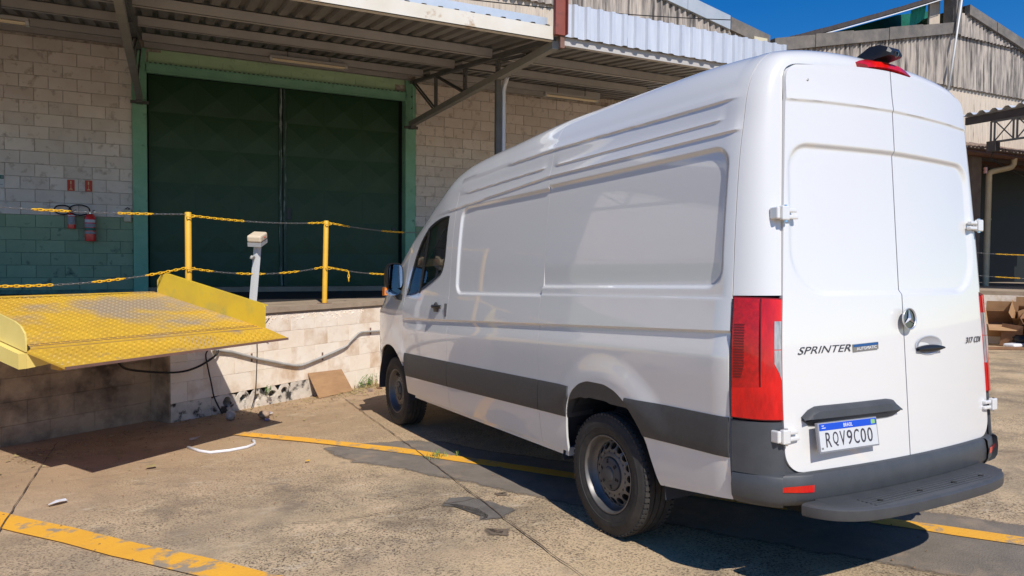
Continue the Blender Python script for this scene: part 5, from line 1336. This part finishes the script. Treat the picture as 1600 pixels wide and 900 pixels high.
m.prism([(DA1 + .001, y, z) for _, y, z in Rp], (.012, 0, 0)); m.prism([(DA1 + .001, 5.93, 1.447), (DA1 + .001, 4.40, 1.165), (DA1 + .055, 4.40, 1.160), (DA1 + .055, 5.93, 1.442)], (0, 0, .010)); m.build('side_flange', 'lev_side', lv, FD)
m = MB(); Lp = [(0, 6.06, ZB - .02), (0, 6.06, 1.44), (0, 5.93, 1.45), (0, 4.48, 1.15), (0, 4.40, 1.12), (0, 4.345, 1.07), (0, 4.335, 1.02), (0, 4.335, ZF - .01)]
m.prism([(DA0 - .001, y, z) for _, y, z in Lp], (-.012, 0, 0)); m.build('side_flange', 'lev_cream', lv, FD)
m = MB(); m.prism([(DA0 - .005, DFr - .07, .825), (DA0 - .005, DB, 1.10), (DA0 - .005, DB, ZB - .016), (DA0 - .005, DFr - .07, ZF - .02)], (-.05, 0, 0)); m.prism([(DA0 - .004, DFr - .07, .825), (DA0 + .28, DFr - .10, .86), (DA0 + .28, DFr - .10, .92), (DA0 - .004, DFr - .07, ZF - .02)], (0, .012, 0)); m.build('side_beam', 'lev_cream', lv, FD)
m = MB(); m.prism([(DA1 - .06, DFr + .02, .86), (DA1 - .06, DB, 1.12), (DA1 - .06, DB, ZB - .016), (DA1 - .06, DFr + .02, ZF - .016)], (.05, 0, 0)); m.build('side_beam', 'lev_side', lv, FD)
for a in (-1.7, -1.2, -.7):
    m = MB(); m.prism([(a, DFr + .05, .90), (a, DB, 1.17), (a, DB, ZB - .016), (a, DFr + .05, ZF - .014)], (.04, 0, 0)); m.build('deck_joist', 'rust', lv, FD)
m = MB(); m.box(DA0 + .30, DA0 + .42, DFr + .10, DFr + .22, .76, .90); m.box(DA0 + .32, DA0 + .40, DFr + .0, DFr + .10, .80, .87); m.build('hinge_lug', 'lev_yellow', lv, FD)
m = MB(); m.tube([(DA0 + .78 + .055 * math.cos(6.2832 * i / 14), 5.2, .80 + .055 * math.sin(6.2832 * i / 14)) for i in range(15)], .018, 6, cap=False); m.build('cable_loop', 'cable', lv, FD, smooth=True)
m = MB(); m.box(DA0, DA1, 6.13, 6.6, 1.035, ZB - .02); m.build('rear_frame', 'under', lv, FD)

# ================================================================== POSTS, CHAINS, CONTROL POST
def chain(name, label, pts, yellow, group, fr=FD, ll=.062, drop=None, step=None):
    """pts: (a, d, z) list; yellow: list of (t0, t1) fractions along the chain that are plastic"""
    t = thing(name, label, 'chain', pts[0], frame=fr, group=group)
    P = [Vector(p) for p in pts]; L = [0]
    for a, b in zip(P, P[1:]): L.append(L[-1] + (b - a).length)
    tot = L[-1]; n = int(tot / (ll * .74))
    def at(s):
        for i in range(len(P) - 1):
            if s <= L[i + 1] or i == len(P) - 2:
                f = (s - L[i]) / (L[i + 1] - L[i]); return P[i].lerp(P[i + 1], f), (P[i + 1] - P[i]).normalized()
    def link(mb, c, d, roll, r, hl, hw):
        up = Vector((0, 0, 1)); sd = d.cross(up).normalized(); up2 = sd.cross(d); w_ = sd * math.cos(roll) + up2 * math.sin(roll)
        rg = [c + d * hl * math.cos(b) * (1 if abs(math.cos(b)) > .5 else 1) + w_ * hw * math.sin(b) for b in [6.28319 * k / 10 for k in range(11)]]
        mb.tube(rg, r, 5, cap=False)
    Y = MB(); G = MB()
    for i in range(n):
        s = (i + .5) * tot / n; c, d = at(s); f = s / tot; isy = any(a <= f <= b for a, b in yellow)
        link(Y if isy else G, c, d, (.5 if i % 2 else -1.07), .0052 if isy else .0028, ll * .5, .0110 if isy else .008)
    if drop:
        for k in range(int(drop[1] / .045)):
            c, d = at(drop[0] * tot); link(Y, c - Vector((0, 0, .03 + k * .045)), Vector((.05, 0, -1)).normalized(), (.5 if k % 2 else -1.07), .0062, .03, .0125)
    if Y.v: Y.build('plastic_links', 'plastic_yellow', t, fr, smooth=True, kind='stuff')
    if G.v: G.build('steel_links', 'steel_chain', t, fr, smooth=True, kind='stuff')
    return t
def sag(p, q, dip, n=14): return [(p[0] + (q[0] - p[0]) * i / n, p[1] + (q[1] - p[1]) * i / n, p[2] + (q[2] - p[2]) * i / n - 4 * dip * (i / n) * (1 - i / n)) for i in range(n + 1)]
PD = 5.95
def post(a, label, top=2.135, d=PD, fr=FD, z0=TOP, lean=0.0):
    t = thing('chain_post', label, 'post', (a, d, z0), frame=fr, group='yellow chain posts on the dock edge')
    m = MB(); m.tube([(a, d, z0 + .004), (a + lean, d, top - .006), (a + lean, d, top)], [.034, .034, .030], 14); m.build('pole', 'yellow', t, fr, smooth=True, ang=40)
    m = MB(); m.box(a - .07, a + .07, d - .07, d + .07, z0 + .001, z0 + .008); m.build('base_plate', 'rust', t, fr)
    for z in (top - .03, 1.52):
        m = MB(); m.tube([(a + lean - .045, d - .038, z), (a + lean - .05, d - .05, z - .02), (a + lean, d - .055, z - .03), (a + lean + .05, d - .05, z - .02), (a + lean + .045, d - .038, z)], .006, 6); m.build('chain_hook', 'yellow', t, fr, smooth=True)
    return t
post(.30, 'yellow chain post standing behind the right flange of the leveller', 2.125)
post(2.35, 'slightly leaning yellow chain post on the dock edge nearest the van cab', 2.15, lean=.035)
post(-2.95, 'yellow chain post beyond the left end of the leveller')
post(5.05, 'yellow chain post on the dock corner behind the van', 2.13)
gch = 'yellow and steel chains along the dock edge'
chain('barrier_chain', 'upper chain of the span left of the leveller flange post', sag((-2.9, PD, 2.09), (.26, PD, 2.10), .05), [(.52, .62), (.76, .88), (0, .2)], gch)
chain('barrier_chain', 'lower sagging chain of the span left of the leveller flange post', sag((-2.9, PD, 1.49), (.26, PD, 1.51), .15), [(0, .12), (.24, .56), (.68, .78), (.86, 1)], gch)
chain('barrier_chain', 'upper chain between the two middle yellow posts', sag((.34, PD, 2.09), (2.34, PD, 2.12), .035), [(0, .36), (.86, 1)], gch)
chain('barrier_chain', 'lower chain between the two middle yellow posts, behind the control post', sag((.34, PD, 1.505), (2.31, PD, 1.52), .075), [(0, .15), (.30, .50), (.62, .80), (.93, 1)], gch)
chain('barrier_chain', 'upper chain running from the leaning post behind the van cab', sag((2.42, PD, 2.125), (5.0, PD, 2.11), .055), [(0, .16), (.42, .62), (.8, 1)], gch)
chain('barrier_chain', 'lower chain with a hanging end right of the leaning post', sag((2.39, PD, 1.525), (5.0, PD, 1.50), .10), [(0, .165), (.33, .48), (.8, 1)], gch, drop=(.165, .15))
ct = thing('control_post', 'white control post with tan tilted push button box on the dock edge', 'control post', (1.17, 5.93, TOP), frame=FD)
m = MB(); m.bar((1.14, 5.93, TOP), (1.225, 5.93, 1.80), .062, .062, (0, 1, 0)); m.build('pole', 'white_enamel' if 'white_enamel' in M else 'white_plain', ct, FD)
m = MB(); m.tube([(1.165, 5.93, 1.64), (1.11, 5.90, 1.645), (1.10, 5.90, 1.62)], .018, 8); m.build('cable_gland', 'conduit', ct, FD, smooth=True)
bx = Matrix.Translation((1.215, 5.92, 1.845)) @ Matrix.Rotation(-.32, 4, 'Y') @ Matrix.Rotation(.5, 4, 'Z') @ Matrix.Rotation(.20, 4, 'X')
m = MB(); c8 = [(-.12, -.10), (.12, -.10), (.12, .10), (-.12, .10)]
m.box(-.125, .115, -.085, .085, .0, .085); o = m.build('box_lid', 'box_tan', ct, FD @ bx); bv = o.modifiers.new('edge', 'BEVEL'); bv.width = .02; bv.segments = 2
m = MB(); m.box(-.12, .11, -.08, .08, -.05, -.001); o = m.build('box_base', 'box_grey', ct, FD @ bx)
m = MB(); m.lathe([(0, .001), (.002, .012), (.010, .010), (.010, .001)], (0, -.086, .045), (0, -1, 0), 12); m.build('push_button', 'sign_red', ct, FD @ bx)

# conduit and cables on the dock face
cf = DF - .05
m = MB(); P = [(.50, cf, .60), (.75, cf, .545), (1.1, cf, .43), (1.5, cf, .32), (1.70, cf, .272), (1.78, cf, .262), (1.86, cf, .268), (2.1, cf, .315), (2.4, cf, .375), (2.58, cf, .42), (2.64, cf, .44), (2.70, cf, .49), (2.86, cf, .585), (2.91, cf, .60), (2.97, cf, .600), (3.3, cf, .59), (4.3, cf, .585), (5.1, cf, .58)]
m.tube(P[:10], .018, 12); m.tube(P[9:], .014, 10); cdt = m.build('wall_conduit', 'conduit', None, FD, smooth=True, ang=50); set_props(cdt, 'bent grey plastic conduit running along the dock face', 'pipe')
for i, (a, z) in enumerate(((1.05, .445), (2.2, .335), (3.15, .595))):
    m = MB(); m.box(a - .012, a + .012, cf + .025, cf + .05, z - .05, z + .05); m.build('clamp', 'rust', cdt, FD)
def cable(label, pts, r=.008):
    m = MB(); Q = []
    V_ = [Vector(p) for p in pts]
    for i in range(len(V_) - 1):
        p0 = V_[max(i - 1, 0)]; p1, p2 = V_[i], V_[i + 1]; p3 = V_[min(i + 2, len(V_) - 1)]
        for k in range(6):
            f = k / 6; Q.append(.5 * ((2 * p1) + (p2 - p0) * f + (2 * p0 - 5 * p1 + 4 * p2 - p3) * f * f + (3 * p1 - p0 - 3 * p2 + p3) * f ** 3))
    Q.append(V_[-1]); m.tube(Q, r, 6); o = m.build('hanging_cable', 'cable', None, FD, smooth=True); set_props(o, label, 'cable', 'cables under the leveller')
cable('thick black cable looping under the leveller to the conduit', [(-.95, 5.3, .80), (-.76, 5.5, .62), (-.5, 5.72, .50), (-.02, 5.76, .41), (.25, 5.76, .43), (.50, 5.79, .52), (.56, 5.80, .585)], .012)
cable('thin black cable dropping from the leveller in shadow to the ground', [(.36, 5.70, .62), (.37, 5.76, .56), (.40, 5.78, .45), (.46, 5.79, .22), (.50, 5.79, .05), (.58, 5.76, gd(.58, 5.76) + .01)], .008)
cable('thin dark cable hanging down the sunlit dock face past the broken holes', [(1.11, 5.60, .92), (1.105, 5.79, .70), (1.10, 5.80, .5), (1.08, 5.80, .13), (1.05, 5.79, -.02), (.96, 5.74, gd(.96, 5.74) + .008)], .006)

# ================================================================== THINGS ON THE WALL
def extinguisher(x, z0, z1, r, label, big):
    y = WY_ - .03 - r; t = thing('fire_extinguisher', label, 'extinguisher', (x, y, z0), group='extinguishers on the block wall')
    h = z1 - z0; m = MB(); m.lathe([(0, r * .8), (.0, r * .95), (.02, r), (h * .80, r), (h * .88, r * .82), (h * .94, r * .45), (h * .95, .02), (h * .95, .001)], (x, y, z0), (0, 0, 1), 20); m.build('cylinder', 'ext_red', t, smooth=True, ang=40)
    def band(za, zb, mt, nm='label'):
        m = MB(); n = 10; m.grid([[(x + (r + .002) * math.sin(-1.15 + 2.3 * i / n), y - (r + .002) * math.cos(-1.15 + 2.3 * i / n), z0 + h * zz) for i in range(n + 1)] for zz in (za, zb)]); m.build(nm, mt, t)
    if big:
        band(.64, .74, 'white_plain'); band(.48, .60, 'label'); band(.36, .455, 'sign_green'); band(.25, .33, 'label')
    else: band(.24, .70, 'label'); band(.73, .80, 'white_plain')
    m = MB(); m.lathe([(h * .94, .018), (h * 1.0, .018), (h * 1.0, .001)], (x, y, z0), (0, 0, 1), 10); m.build('valve', 'chrome' if big else 'ext_red', t)
    m = MB(); m.bar((x, y, z0 + h), (x + .07, y - .04, z0 + h + .03), .02, .008); m.bar((x, y, z0 + h - .01), (x + .075, y - .03, z0 + h - .005), .02, .008); m.build('lever', 'black', t)
    m = MB(); w_ = .155 if big else .125; c = Vector((x - w_ * .98, y - .01, z0 + h * 1.02)); P = []
    for i in range(21):
        a = .25 + i / 20 * 5.2; P.append(c + Vector((w_ * math.cos(a) * .95, 0, (.085 if big else .075) * math.sin(a) + .02)))
    P = [Vector((x, y, z0 + h))] + P + [Vector((x - .05, y - .02, z0 + h * .93))]
    m.tube(P, .011, 7); m.build('hose', 'cable', t, smooth=True)
    m = MB(); m.box(x - .03, x + .03, y + r * .9, WY_ - .012, z0 + h * .7, z0 + h * .78); m.build('wall_bracket', 'black', t)
extinguisher(-4.77, 2.12, 2.40, .058, 'small red fire extinguisher with pale label, the left one of two on the wall', False)
extinguisher(-4.50, 1.915, 2.40, .084, 'large red fire extinguisher with banded labels, the right one of two on the wall', True)
def ext_sign(x0, label):
    t = thing('extinguisher_sign', label, 'sign', (x0 + .052, WY_ - .013, 2.75), group='red extinguisher signs')
    y = WY_ - .012; m = MB(); m.box(x0, x0 + .104, y - .006, y, 2.752, 2.936); m.build('sign_plate', 'sign_red', t)
    m = MB(); m.box(x0 + .042, x0 + .060, y - .0085, y - .0065, 2.86, 2.905); m.add([(x0 + .040, y - .0085, 2.905), (x0 + .062, y - .0085, 2.905), (x0 + .058, y - .0085, 2.918), (x0 + .044, y - .0085, 2.918)], [(0, 1, 2, 3)]); m.box(x0 + .048, x0 + .056, y - .0085, y - .0065, 2.79, 2.845)
    m.add([(x0 + .022, y - .0085, 2.772), (x0 + .082, y - .0085, 2.772), (x0 + .052, y - .0085, 2.80)], [(0, 1, 2)]); m.build('pictogram', 'sign_yellow', t)
ext_sign(-4.832, 'red sign with pale extinguisher pictogram above the small extinguisher'); ext_sign(-4.578, 'red sign with pale extinguisher pictogram above the large extinguisher')
t = thing('safety_sign', 'white sign with green top band at the left edge of the wall', 'sign', (-5.82, WY_ - .013, 2.76)); y = WY_ - .012
m = MB(); m.box(-5.96, -5.698, y - .006, y, 2.755, 2.96); m.build('sign_plate', 'white_plain', t); m = MB(); m.box(-5.955, -5.703, y - .008, y - .0062, 2.895, 2.955); m.build('sign_band', 'sign_green', t)
m = MB(); m.box(-5.86, -5.78, y - .0075, y - .0062, 2.82, 2.83); m.box(-5.90, -5.72, y - .0075, y - .0062, 2.80, 2.81); m.box(-5.73, -5.72, y - .0085, y - .0081, 2.905, 2.945); m.box(-5.745, -5.705, y - .0085, y - .0081, 2.92, 2.93); m.build('sign_lines', 'label', t)
t = thing('wall_device', 'small cream wall box between the extinguishers and the door pier', 'box', (-3.95, WY_ - .06, 2.25))
m = MB(); m.box(-4.01, -3.892, WY_ - .07, WY_ - .012, 2.255, 2.475); o = m.build('housing', 'cream_box', t); bv = o.modifiers.new('edge', 'BEVEL'); bv.width = .02; bv.segments = 3
m = MB(); m.tube([(-3.99, WY_ - .04, 2.475), (-3.95, WY_ - .04, 2.505), (-3.91, WY_ - .04, 2.475)], .008, 6); m.build('handle', 'black', t)
m = MB(); m.box(-3.985, -3.917, WY_ - .0735, WY_ - .0705, 2.34, 2.42); m.build('cover', 'white_plain', t)

# ================================================================== SMALL THINGS ON THE GROUND
m = MB(); TLc = [(1.92, 5.622, gd(1.9, 5.6) + .003), (2.60, 5.67, gd(2.6, 5.6) + .003), (2.55, 5.835, .115), (1.935, 5.835, .14)]
e1 = Vector((0, -.006, .004)); m.prism(TLc, e1); o = m.build('cardboard_sheet', 'card', None, FD); set_props(o, 'flat cardboard sheet leaning against the sunlit dock wall', 'cardboard')
def tuft(name, label, a, d, n, h, spread, mt, seed, fr=FD, z=None, cat='plant', group=None, wide=.007):
    rr = random.Random(seed); t = thing(name, label, cat, (a, d, gd(a, d) if z is None else z), frame=fr, group=group); M_ = {}
    for mt_ in (mt, 'dry_leaf'):
        mb = MB()
        for i in range(n if mt_ == mt else n // 4):
            th = rr.uniform(0, 6.283); x, y = a + rr.gauss(0, spread * .35), d + rr.gauss(0, spread * .25); L = h * rr.uniform(.45, 1.1); bend = rr.uniform(.2, 1.0) * (1.3 if mt_ != mt else 1)
            z0 = (gd(x, y) if z is None else z) ; ux, uy = math.cos(th), math.sin(th); w_ = wide * rr.uniform(.6, 1.3); P = []
            for k in range(4):
                f = k / 3; r = L * f * bend * .8; zz = z0 + L * f * (1 - .35 * bend * f); ww = w_ * (1 - f) ** .7 * (1.0 if k else .7)
                P += [(x + ux * r - uy * ww, y + uy * r + ux * ww, zz), (x + ux * r + uy * ww, y + uy * r - ux * ww, zz)]
            mb.add(P, [(0, 1, 3, 2), (2, 3, 5, 4), (4, 5, 7, 6)])
        mb.build('blades' if mt_ == mt else 'dry_blades', mt_, t, fr, kind='stuff', recalc=False)
def leafy(name, label, a, d, n, h, seed, spread, fr=FD, z=None):
    rr = random.Random(seed); zb = gd(a, d) if z is None else z; t = thing(name, label, 'plant', (a, d, zb), frame=fr); st = MB(); lf = MB()
    for i in range(n):
        x, y = a + rr.uniform(-spread, spread), d + rr.uniform(-.05, .03); L = h * rr.uniform(.5, 1.1); tx, ty = rr.uniform(-.4, .4) * L, rr.uniform(-.5, .1) * L
        st.tube([(x, y, zb), (x + tx * .4, y + ty * .4, zb + L * .6), (x + tx, y + ty, zb + L)], .0025, 4)
        for k in range(7):
            f = .25 + .75 * k / 6; c = Vector((x + tx * f, y + ty * f, zb + L * f)); th = rr.uniform(0, 6.28); u_ = Vector((math.cos(th), math.sin(th) - .3, rr.uniform(-.1, .7))).normalized(); v_ = u_.cross(Vector((0, 0, 1))).normalized(); s = rr.uniform(.018, .036)
            lf.add([c, c + u_ * s * .6 + v_ * s * .35, c + u_ * s * 1.3, c + u_ * s * .6 - v_ * s * .35], [(0, 1, 2, 3)])
    st.build('stems', 'leaf', t, fr); lf.build('leaves', 'leaf', t, fr, kind='stuff', recalc=False)
leafy('weed', 'leafy green weed growing at the foot of the dock wall beside the cardboard', 2.98, 5.78, 16, .17, 4, .26)
tuft('grass_tuft', 'dry and green grass at the wall foot behind the front wheel', 3.05, 5.78, 40, .10, .5, 'dry_leaf', 11)
leafy('wall_weed', 'small bright weed growing out of a broken vent hole', 1.235, 5.80, 5, .12, 9, .03, z=-.02)
tuft('grass_tuft', 'low grass tuft growing in the slab joint on the yellow line', .15, 2.47, 46, .075, .12, 'leaf', 21, wide=.004)
tuft('grass_tuft', 'single tall grass sprig beside the tuft at the van shadow edge', .26, 2.33, 7, .10, .03, 'leaf', 23, wide=.004)
def fl(a, d, dz=0): return (a, d, gd(a, d) + .012 + dz)
m = MB(); P = [fl(-.66, 4.62), fl(-.70, 4.40), fl(-.69, 4.27), fl(-.56, 4.19), fl(-.40, 4.16), fl(-.28, 4.20), fl(-.20, 4.30), fl(-.185, 4.345)]
m.tube(P, .014, 6); o = m.build('plastic_strip', 'paper', None, FD, smooth=True); set_props(o, 'white plastic strip bent on the ground in front of the leveller shadow', 'strip')
def blob(name, label, cat, a, d, s, mt, seed, sq=.8):
    rr = random.Random(seed); m = MB(); nu, nv = 12, 8; rows = []
    for i in range(nv + 1):
        p = math.pi * i / nv; rows.append([(a + s * math.sin(p) * math.cos(6.2832 * k / nu) * (1 + .22 * math.sin(k * 2.3 + i * 1.7 + seed)), d + s * math.sin(p) * math.sin(6.2832 * k / nu) * (1 + .22 * math.cos(k * 1.9 + i * 2.1)), gd(a, d) + s * sq * (1 + math.cos(p)) * .9) for k in range(nu)] )
    rows = [r + [r[0]] for r in rows]; m.grid(rows); o = m.build(name, mt, None, FD, smooth=True); set_props(o, label, cat)
blob('cloth_ball', 'balled dirty tan cloth at the edge of the leveller shadow', 'rag', .66, 5.17, .062, 'cloth', 3)
blob('plastic_cup', 'crushed clear plastic cup in the leveller shadow by the wall', 'cup', .42, 5.42, .055, 'cup', 5, 1.0)
blob('wrapper', 'small purple sweet wrapper beside the balled cloth', 'wrapper', .57, 5.02, .03, 'purple', 7, .6)
def scrap(label, a, d, s, mt, seed, name='scrap', cat='litter', group=None):
    rr = random.Random(seed); n = 6; m = MB(); th0 = rr.uniform(0, 6.28)
    P = [(a + s * math.cos(th0 + 6.283 * i / n) * rr.uniform(.6, 1.2) * 1.5, d + s * math.sin(th0 + 6.283 * i / n) * rr.uniform(.5, 1), gd(a, d) + .016 + rr.uniform(0, s * .35)) for i in range(n)]
    m.add(P + [(a, d, gd(a, d) + .016 + s * .3)], [(i, (i + 1) % n, n) for i in range(n)]); o = m.build(name, mt, None, FD); set_props(o, label, cat, group)
scrap('torn white paper near the balled cloth', .80, 5.25, .045, 'paper', 1, 'paper_scrap'); scrap('purple and white wrapper at the wall foot', .82, 5.33, .05, 'purple', 2, 'wrapper_scrap'); scrap('grey plastic scrap on bare ground left of the yellow line', -2.12, 3.93, .045, 'paper', 3, 'plastic_scrap'); scrap('pale crumpled scrap in the leveller shadow near the white strip', -.42, 4.86, .05, 'cup', 4, 'paper_scrap'); scrap('small yellow scrap on the concrete near the asphalt edge', -.5, 3.3, .02, 'plastic_yellow', 5, 'plastic_scrap'); scrap('tan leaf scrap left of the white strip', -1.25, 4.25, .04, 'dry_leaf', 6, 'leaf_scrap')
m = MB(); rr = random.Random(77)
for i in range(1500):
    if i < 700: a, d = rr.uniform(-3.5, 4.2), 5.80 - abs(rr.gauss(0, .35))
    else: a, d = rr.uniform(-4, 3.5), rr.uniform(-1.2, 5.6)
    s = rr.uniform(.003, .010) * (1.2 if i < 700 else .9); th = rr.uniform(0, 6.28); z = gd(a, d) + .010
    q = [(a + s * math.cos(th + b) * e, d + s * math.sin(th + b) * e, z) for b, e in ((0, 1.2), (1.9, .8), (3.4, 1.1), (5, .7))]
    m.add(q + [(a, d, z + s * .8)], [(0, 1, 4), (1, 2, 4), (2, 3, 4), (3, 0, 4)])
m.build('grit', 'straw', None, FD, kind='stuff', recalc=False)
m = MB(); rr = random.Random(78)
for i in range(620):
    a = rr.uniform(2.2, 4.0) if i < 260 else rr.uniform(-3.0, 4.2); d = 5.78 - abs(rr.gauss(0, .16 if i < 260 else .45)); s = rr.uniform(.012, .035); th = rr.uniform(0, 6.28); z = gd(a, d) + .012
    m.add([(a + s * math.cos(th), d + s * math.sin(th), z), (a + s * .4 * math.cos(th + 1.6), d + s * .4 * math.sin(th + 1.6), z + .008), (a - s * math.cos(th), d - s * math.sin(th), z + rr.uniform(0, .012)), (a + s * .4 * math.cos(th - 1.6), d + s * .4 * math.sin(th - 1.6), z + .003)], [(0, 1, 2, 3)])
m.build('leaf_litter', 'dry_leaf', None, FD, kind='stuff', recalc=False)
def brick_bit(label, a, d, s, seed, mt='card_dark'):
    rr = random.Random(seed); m = MB(); Q = Matrix.Translation((a, d, gd(a, d) + s * .25)) @ Matrix.Rotation(rr.uniform(0, 3), 4, 'Z') @ Matrix.Rotation(.15, 4, 'X'); m.box(-s, s, -s * .5, s * .5, -s * .25, s * .25); o = m.build('brick_fragment', mt, None, FD @ Q); set_props(o, label, 'brick')
brick_bit('broken brick fragment lying between the cardboard and the front wheel', 2.72, 5.46, .06, 3, 'tile'); brick_bit('small brick chip lying near the weed', 2.95, 5.50, .04, 5, 'brown_board')

# ================================================================== FAR RIGHT: cardboard heap, chains
def gW(x, y): return gz(x, y)
def open_box(label, x, y, sx, sy, sz, rz_, tilt, mt='card', z=0.0, flaps=(.9, 1.2, .7, 1.4)):
    t = thing('cardboard_box', label, 'box', (x, y, gW(x, y) + z), rotz=rz_, group='cardboard boxes heaped by the side dock'); F = WM[t.name] @ Matrix.Rotation(tilt, 4, 'X')
    m = MB(); th = .008; hx, hy = sx / 2, sy / 2
    m.box(-hx, hx, -hy, hy, 0, th)
    for s in (-1, 1): m.box(-hx, hx, min(s * hy, s * (hy - th)), max(s * hy, s * (hy - th)), th, sz); m.box(min(s * hx, s * (hx - th)), max(s * hx, s * (hx - th)), -hy + th, hy - th, th, sz)
    m.build('carton', mt, t, F)
    for k, (dx, dy) in enumerate(((0, -1), (1, 0), (0, 1), (-1, 0))):
        m = MB(); L = (sy if dx else sx); a = flaps[k]; fl_ = min(sx, sy) * .5
        if dy: P = [(-hx, dy * hy, sz), (hx, dy * hy, sz), (hx, dy * (hy + fl_ * math.cos(a)), sz + fl_ * math.sin(a)), (-hx, dy * (hy + fl_ * math.cos(a)), sz + fl_ * math.sin(a))]
        else: P = [(dx * hx, -hy, sz), (dx * hx, hy, sz), (dx * (hx + fl_ * math.cos(a)), hy, sz + fl_ * math.sin(a)), (dx * (hx + fl_ * math.cos(a)), -hy, sz + fl_ * math.sin(a))]
        m.prism(P, (0, 0, .006)); m.build('flap', mt, t, F)
open_box('open cardboard box leaning on the white side dock, nearest the van', 14.05, 6.35, .62, .45, .40, -.9, .75, 'card', .35, (.2, .6, 1.1, .3))
open_box('dark brown carton at the foot of the heap by the van edge', 13.9, 6.0, .45, .4, .3, .3, .1, 'card_dark', .0)
open_box('upright carton higher up the heap against the dock edge', 14.45, 5.9, .55, .4, .45, -1.3, .8, 'card', .45)
open_box('small carton with red mark in front of the heap', 13.75, 5.4, .34, .3, .24, .4, 0, 'card', .0, (.1, 1.3, 1.0, 1.2))
open_box('large flattened carton at the right of the heap', 14.6, 5.2, .7, .55, .3, .7, .9, 'card', .2)
open_box('torn carton lying low between the larger ones', 14.2, 5.6, .45, .45, .32, 1.9, -.3, 'card_dark', .2)
m = MB(); F_ = FW; m.add([(13.68, 5.21, gW(13, 5) + .08), (13.80, 5.26, gW(13, 5) + .08), (13.80, 5.26, gW(13, 5) + .17), (13.68, 5.21, gW(13, 5) + .17)], [(0, 1, 2, 3)]); o = m.build('red_sticker', 'sign_red', None, FW); set_props(o, 'red sticker on the small carton of the heap', 'sticker')
def blobW(name, label, cat, x, y, s, mt, seed, sq=.6):
    m = MB(); nu, nv = 14, 8; rows = []
    for i in range(nv + 1):
        p = math.pi * i / nv; r = [(x + s * 1.3 * math.sin(p) * math.cos(6.2832 * k / nu) * (1 + .15 * math.sin(k * 2.3 + i * 1.7 + seed)), y + s * math.sin(p) * math.sin(6.2832 * k / nu) * (1 + .15 * math.cos(k * 1.9 + i)), gW(x, y) + s * sq * (1 + math.cos(p))) for k in range(nu)]; rows.append(r + [r[0]])
    m.grid(rows); o = m.build(name, mt, None, FW, smooth=True); set_props(o, label, cat)
blobW('rubbish_bag', 'black rubbish bag under the cardboard boxes', 'bag', 13.95, 5.75, .26, 'bag', 3)
m = MB(); m.box(13.25, 13.8, 5.6, 5.85, gW(13, 5.4) + .01, gW(13, 5.4) + .09); o = m.build('white_sack', 'paper', None, FW); bv = o.modifiers.new('edge', 'BEVEL'); bv.width = .04; bv.segments = 3; set_props(o, 'flat white sack lying before the cardboard heap', 'sack')
m = MB(); m.prism([(12.0, 6.2, gW(12, 6) + .012), (14.6, 4.2, gW(14, 4.4) + .012), (14.6, 4.1, gW(14, 4.4) + .012), (12.0, 6.1, gW(12, 6) + .012)], (0, 0, .05)); o = m.build('wood_batten', 'card_dark', None, FW); set_props(o, 'long thin brown batten on the ground before the heap', 'batten')
m = MB()
for k in range(2): pass
def spost(x, y, label):
    t = thing('chain_post', label, 'post', (x, y, 1.03), group='yellow chain posts on the side dock'); m = MB(); m.tube([(x, y, 1.034), (x, y, 2.14)], .035, 12); m.build('pole', 'yellow', t, smooth=True, ang=40); m = MB(); m.box(x - .07, x + .07, y - .07, y + .07, 1.032, 1.04); m.build('base_plate', 'rust', t)
spost(13.55, 8.25, 'yellow chain post on the side dock hidden behind the van'); spost(15.85, 3.2, 'yellow chain post on the side dock beyond the right edge')
chain('barrier_chain', 'upper chain sagging across the dark doorway at far right', sag((13.6, 8.2, 2.12), (15.82, 3.25, 2.12), .25, 20), [(.1, .22), (.32, .42), (.50, .60), (.68, .8), (.9, 1)], 'chains on the side dock', FW, .08)
chain('barrier_chain', 'lower chain sagging across the dark doorway at far right', sag((13.6, 8.2, 1.58), (15.82, 3.25, 1.58), .25, 20), [(.1, .22), (.32, .40), (.48, .58), (.66, .78), (.9, 1)], 'chains on the side dock', FW, .08)
